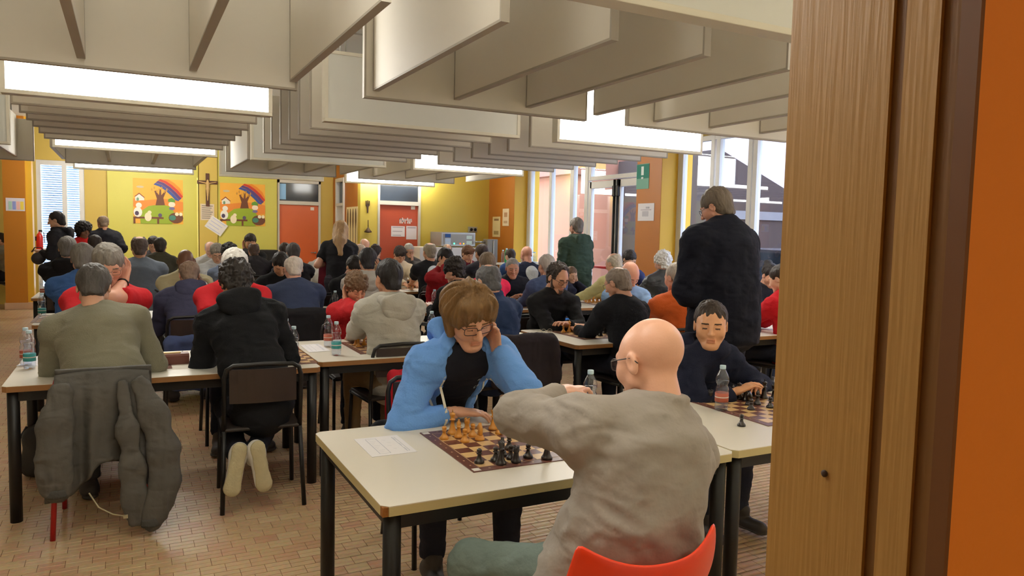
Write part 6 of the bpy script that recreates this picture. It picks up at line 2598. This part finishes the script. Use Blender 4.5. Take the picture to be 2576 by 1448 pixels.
def bottle_root(labelm, green=False, nolabel=False):
    r = empty('water_bottle')
    prof = [(0, .004), (.022, .0), (.0300, .006), (.0318, .016), (.0312, .040), (.0318, .045), (.0318, .090), (.0305, .096), (.0318, .104), (.0300, .115), (.0255, .124), (.0262, .128), (.0315, .140), (.0322, .152), (.0305, .164), (.0240, .180), (.0160, .196), (.0125, .203), (.0125, .210)]
    g = MB()
    g.lathe(prof, 18)
    g.build('bottle_body', M_green if green else M_pet, r)
    if not nolabel:
        g = MB()
        g.lathe([(.0322, .046), (.0322, .089)], 18)
        lb = g.build('bottle_label', labelm, r)
        g = MB()
        g.lathe([(.0326, .066), (.0326, .071)], 18)
        g.build('label_print', mat('label_white_print', (226, 214, 206), .6, .25, 90), lb)
    g = MB()
    g.lathe([(.0142, .203), (.0145, .206), (.0145, .219), (.0135, .221), (0, .221)], 16)
    g.build('cap', M_cap, r)
    g = MB()
    g.lathe([(0, .006), (.0285, .008), (.0300, .020), (.0295, .115), (.0240, .124), (.0300, .142), (.0295, .150), (0, .150)], 14)
    g.build('water', clear('water', (246, 250, 255), .02, .02, ior=1.33), r)
    return r


BT = {'teal': bottle_root(M_teal), 'rust': bottle_root(M_rust), 'plain': bottle_root(M_teal, nolabel=True), 'green': bottle_root(M_green, True, True)}
BU = set()


def bottle(kind, x, y, z, label, sc=1.0, group='small water bottles on the tables'):
    o = BT[kind] if kind not in BU else copy_tree(BT[kind])
    BU.add(kind)
    o.location = (float(x), float(y), z)
    o.rotation_euler = (0, 0, random.uniform(0, 6))
    o.scale = (sc, sc, sc)
    tag(o, label, 'bottle', group)


def bpx(kind, px, py, label, z=TZ):
    p = atz(px, py, z)
    bottle(kind, p[0], p[1], z, label)


bpx('rust', 1814, 1032, 'water bottle with rust label in front of the navy-hoodie child')
p = aty(1484, 1000, 2.78)
bottle('plain', p[0], p[1], TZ, 'clear water bottle standing beyond the arm of the taupe jacket')
bpx('teal', 75, 927, 'teal-labelled water bottle beside the sage sweater')
bpx('rust', 66, 918, 'rust-labelled water bottle behind the teal one beside the sage sweater')
bpx('rust', 739, 908, 'rust-labelled water bottle at the elbow of the black hoodie')
bpx('plain', 720, 882, 'clear water bottle behind the rust-labelled one by the black hoodie')
bpx('rust', 826, 872, 'rust-labelled water bottle beside the curly child', .732)
bpx('teal', 846, 893, 'teal-labelled water bottle beside the folded white sheet', .732)
bpx('teal', 106, 800, 'teal-labelled water bottle on the table end by the orange pillar')
p = aty(108, 715, 9.85)
bottle('rust', p[0], p[1], TZ, 'rust-labelled water bottle on a table before the blind window')
p = aty(843, 760, 7.35)
bottle('teal', p[0], p[1], TZ, 'teal-labelled water bottle beyond the curly child')
p = aty(1086, 800, 5.2)
bottle('plain', p[0], p[1], .732, 'clear water bottle behind the blue hoodie shoulder')
p = aty(1093, 730, 7.3)
bottle('plain', p[0], p[1], TZ, 'clear water bottle beside the dark red shirt')
bpx('plain', 644, 704, 'clear water bottle behind the white-haired red T-shirt')
bpx('plain', 1928, 805, 'clear water bottle beside the red-sleeved person')
for k in range(7):
    bottle('plain', 6.70 + .09 * (k % 2), 12.0 + k * .22, .96, 'clear bottle in the row on the ledge by the windows', 1.15, 'bottles on the window ledge')
bottle('green', 6.72, 13.2, .96, 'green bottle at the end of the ledge row', 1.3)
r = tag(empty('window_ledge', (6.80, 12.6, 0)), 'white ledge table carrying bottles along the windows', 'ledge')
g = MB()
g.box(-.25, .3, -.9, .75, .92, .96, .005)
g.build('ledge_top', M_white, r)
for y in (-.8, .65):
    g = MB()
    g.box(-.2, .25, y - .02, y + .02, 0, .92)
    g.build('support', M_white, r)

# ------------------------------------------------------------------ papers, pens, clocks
def paper(label, pts, z, marks=True, name='score_sheet'):
    P4 = [atz(px, py, z) for px, py in pts]
    c = sum(P4) / 4
    r = tag(empty(name, (c[0], c[1], z)), label, 'paper')
    bm = bmesh.new()
    vs = [bm.verts.new((p[0] - c[0], p[1] - c[1], .0015)) for p in P4] + [bm.verts.new((p[0] - c[0], p[1] - c[1], .0003)) for p in P4]
    bm.faces.new(vs[:4])
    bm.faces.new(vs[7:3:-1])
    for i in range(4):
        bm.faces.new((vs[i], vs[(i + 1) % 4], vs[4 + (i + 1) % 4], vs[4 + i]))
    bmesh.ops.recalc_face_normals(bm, faces=bm.faces)
    me = bpy.data.meshes.new('page')
    bm.to_mesh(me)
    bm.free()
    link('page', me, mat('score_paper', (236, 234, 238), .75, .02, 8), r)
    if marks:
        a, b, d = P4[0] - c, P4[1] - P4[0], P4[3] - P4[0]
        g = MB()

        def ln(u0, v0, u1, v1, w=.0011):
            p, q = a + b * u0 + d * v0, a + b * u1 + d * v1
            t = Vector((q[0] - p[0], q[1] - p[1], 0))
            n = Vector((-t.y, t.x, 0)).normalized() * w
            f = [g.bm.verts.new((p[0] + n.x, p[1] + n.y, .0019)), g.bm.verts.new((p[0] - n.x, p[1] - n.y, .0019)), g.bm.verts.new((q[0] - n.x, q[1] - n.y, .0019)), g.bm.verts.new((q[0] + n.x, q[1] + n.y, .0019))]
            g.bm.faces.new(f)
        for u in (.22, .45, .82):
            ln(u, .10, u, .90)
        ln(.22, .10, .45, .10)
        ln(.22, .90, .45, .90)
        ln(.88, .12, .88, .88)
        ln(.82, .12, .88, .12)
        ln(.82, .88, .88, .88)
        for k in range(9):
            v = .16 + k * .08
            ln(.25, v, .25 + .15 * ((k * 5) % 3 + 1) / 3, v, .0007)
        for k in range(4):
            ln(.55 + .05 * (k % 2), .2 + .16 * k, .62 + .05 * (k % 2), .24 + .16 * k, .0007)
        for v in (.15, .45, .7):
            ln(.84, v, .84, v + .14, .0009)
        g.build('form_print', mat('form_ink', (186, 190, 204), .8, .05, 20), r)
    return r


paper('white score sheet lying on the corner of the front cream table', [(890, 1105), (998, 1094), (1050, 1136), (936, 1150)], TZ)
paper('white sheet under the bottles beside the sage sweater', [(40, 920), (100, 893), (140, 895), (112, 920)], TZ, False)
paper('folded white sheet between the two cream tables of the second row', [(755, 868), (800, 864), (832, 882), (778, 886)], .733)
paper('white sheet with blue pen before the bearded person', [(1340, 846), (1368, 843), (1412, 854), (1376, 858)], .735, False)


def pen(label, pa, pb, z, rgb):
    a, b = atz(pa[0], pa[1], z), atz(pb[0], pb[1], z)
    c = (a + b) / 2
    r = tag(empty('pen', (c[0], c[1], z + .006)), label, 'pen')
    a, b = a - c, b - c
    g = MB()
    g.tube([(a[0], a[1], 0), (b[0] * .55, b[1] * .55, 0)], .0045, 8)
    g.build('barrel', mat('pen_dark', (50, 50, 60), .35, .1, 20), r)
    g = MB()
    g.tube([(b[0] * .55, b[1] * .55, 0), (b[0], b[1], 0)], .0050, 8)
    g.build('pen_cap', mat('pen_%d_%d_%d' % rgb, rgb, .35, .1, 20), r)


pen('blue-capped pen on the white sheet before the bearded person', (1360, 848), (1382, 851), .737, (40, 60, 190))
pen('short dark pen on the table beside the wooden clock', (459, 886), (464, 895), TZ, (60, 62, 70))

# wooden chess clock seen from behind
c = atz(430, 916, TZ)
r = tag(empty('chess_clock', (c[0], c[1] + .04, TZ), math.radians(2)), 'dark wooden chess clock between sage sweater and black hoodie', 'clock')
g = MB()
g.prism([(-.055, 0), (.055, 0), (.055, .035), (.030, .062), (-.045, .062), (-.055, .050)], 'x', -.10, .10)
g.build('case', mat('clock_wood', (110, 62, 50), .4, .1, 10), r)
g = MB()
g.box(-.055, .055, -.02, .015, .062, .068)
g.build('rocker', mat('clock_pale', (222, 196, 130), .5, .06, 10), r)
g = MB()
for s in (-1, 1):
    g.lathe([(0, 0), (.03, 0), (.03, .003), (0, .003)], 16, (s * .045, 0, 0))
o = g.build('dial', mat('clock_dial', (230, 226, 214), .4, .03, 10), r)
o.rotation_euler = (-math.pi / 2 + .0, 0, 0)
o.location = (0, .056, .030)
c = atz(1375, 838, .735)
r = tag(empty('spectacles', (c[0], c[1], .736)), 'folded wire spectacles lying on the table before the bearded person', 'glasses')
g = MB()
for s in (-1, 1):
    g.tube([(s * .03 + .022 * math.cos(a), 0, .02 + .016 * math.sin(a)) for a in np.linspace(0, 2 * math.pi, 13)[:-1]], .0015, 5, close=True)
    g.tube([(s * .052, 0, .024), (s * .05, .06, .012), (s * .03, .11, .003)], .0015, 5)
g.tube([(-.008, 0, .024), (.008, 0, .024)], .0015, 5)
g.build('wire_frame', mat('wire_gold', (190, 180, 160), .3, .1, 20, metal=.6), r)
# wristwatch of the red-shirted person
ri = PEOPLE['red_glasses']
w = ri['WR'][-1]
d = (ri['EL'][-1] - w)
d = d / np.linalg.norm(d)
fd = Field(w - .08, w + .08, .006)
fd.torus(w + d * .02, d, .033, .007, 0)
fd.ell(w + d * .02 + np.array([.0, -.036, .0]), (.017, .008, .017), .004)
V, Q = fd.mesh()
link('wristwatch', npmesh('wristwatch', V - ri['org'], Q), M_black, ri['root'])

# zip tapes and pale drawcord along the open front of the blue hoodie
bi = PEOPLE['blue']
M_tape = mat('zip_tape', (226, 222, 206), .8, .06, 40)
for sd in (-1, 1):
    pol = []
    for k in range(16):
        t0, t1 = k / 16, (k + 1) / 16
        a0, a1 = sd * (.100 + .045 * t0), sd * (.100 + .045 * t1)
        b0, b1 = -.06 - .36 * t0, -.06 - .36 * t1
        pol.append([(a0, b0), (a0 + sd * .012, b0), (a1 + sd * .012, b1), (a1, b1)])
    decal(bi, 'zip_tape', pol, M_tape, bi['N'], bi['rt'], bi['u'], -bi['ft'], .003)
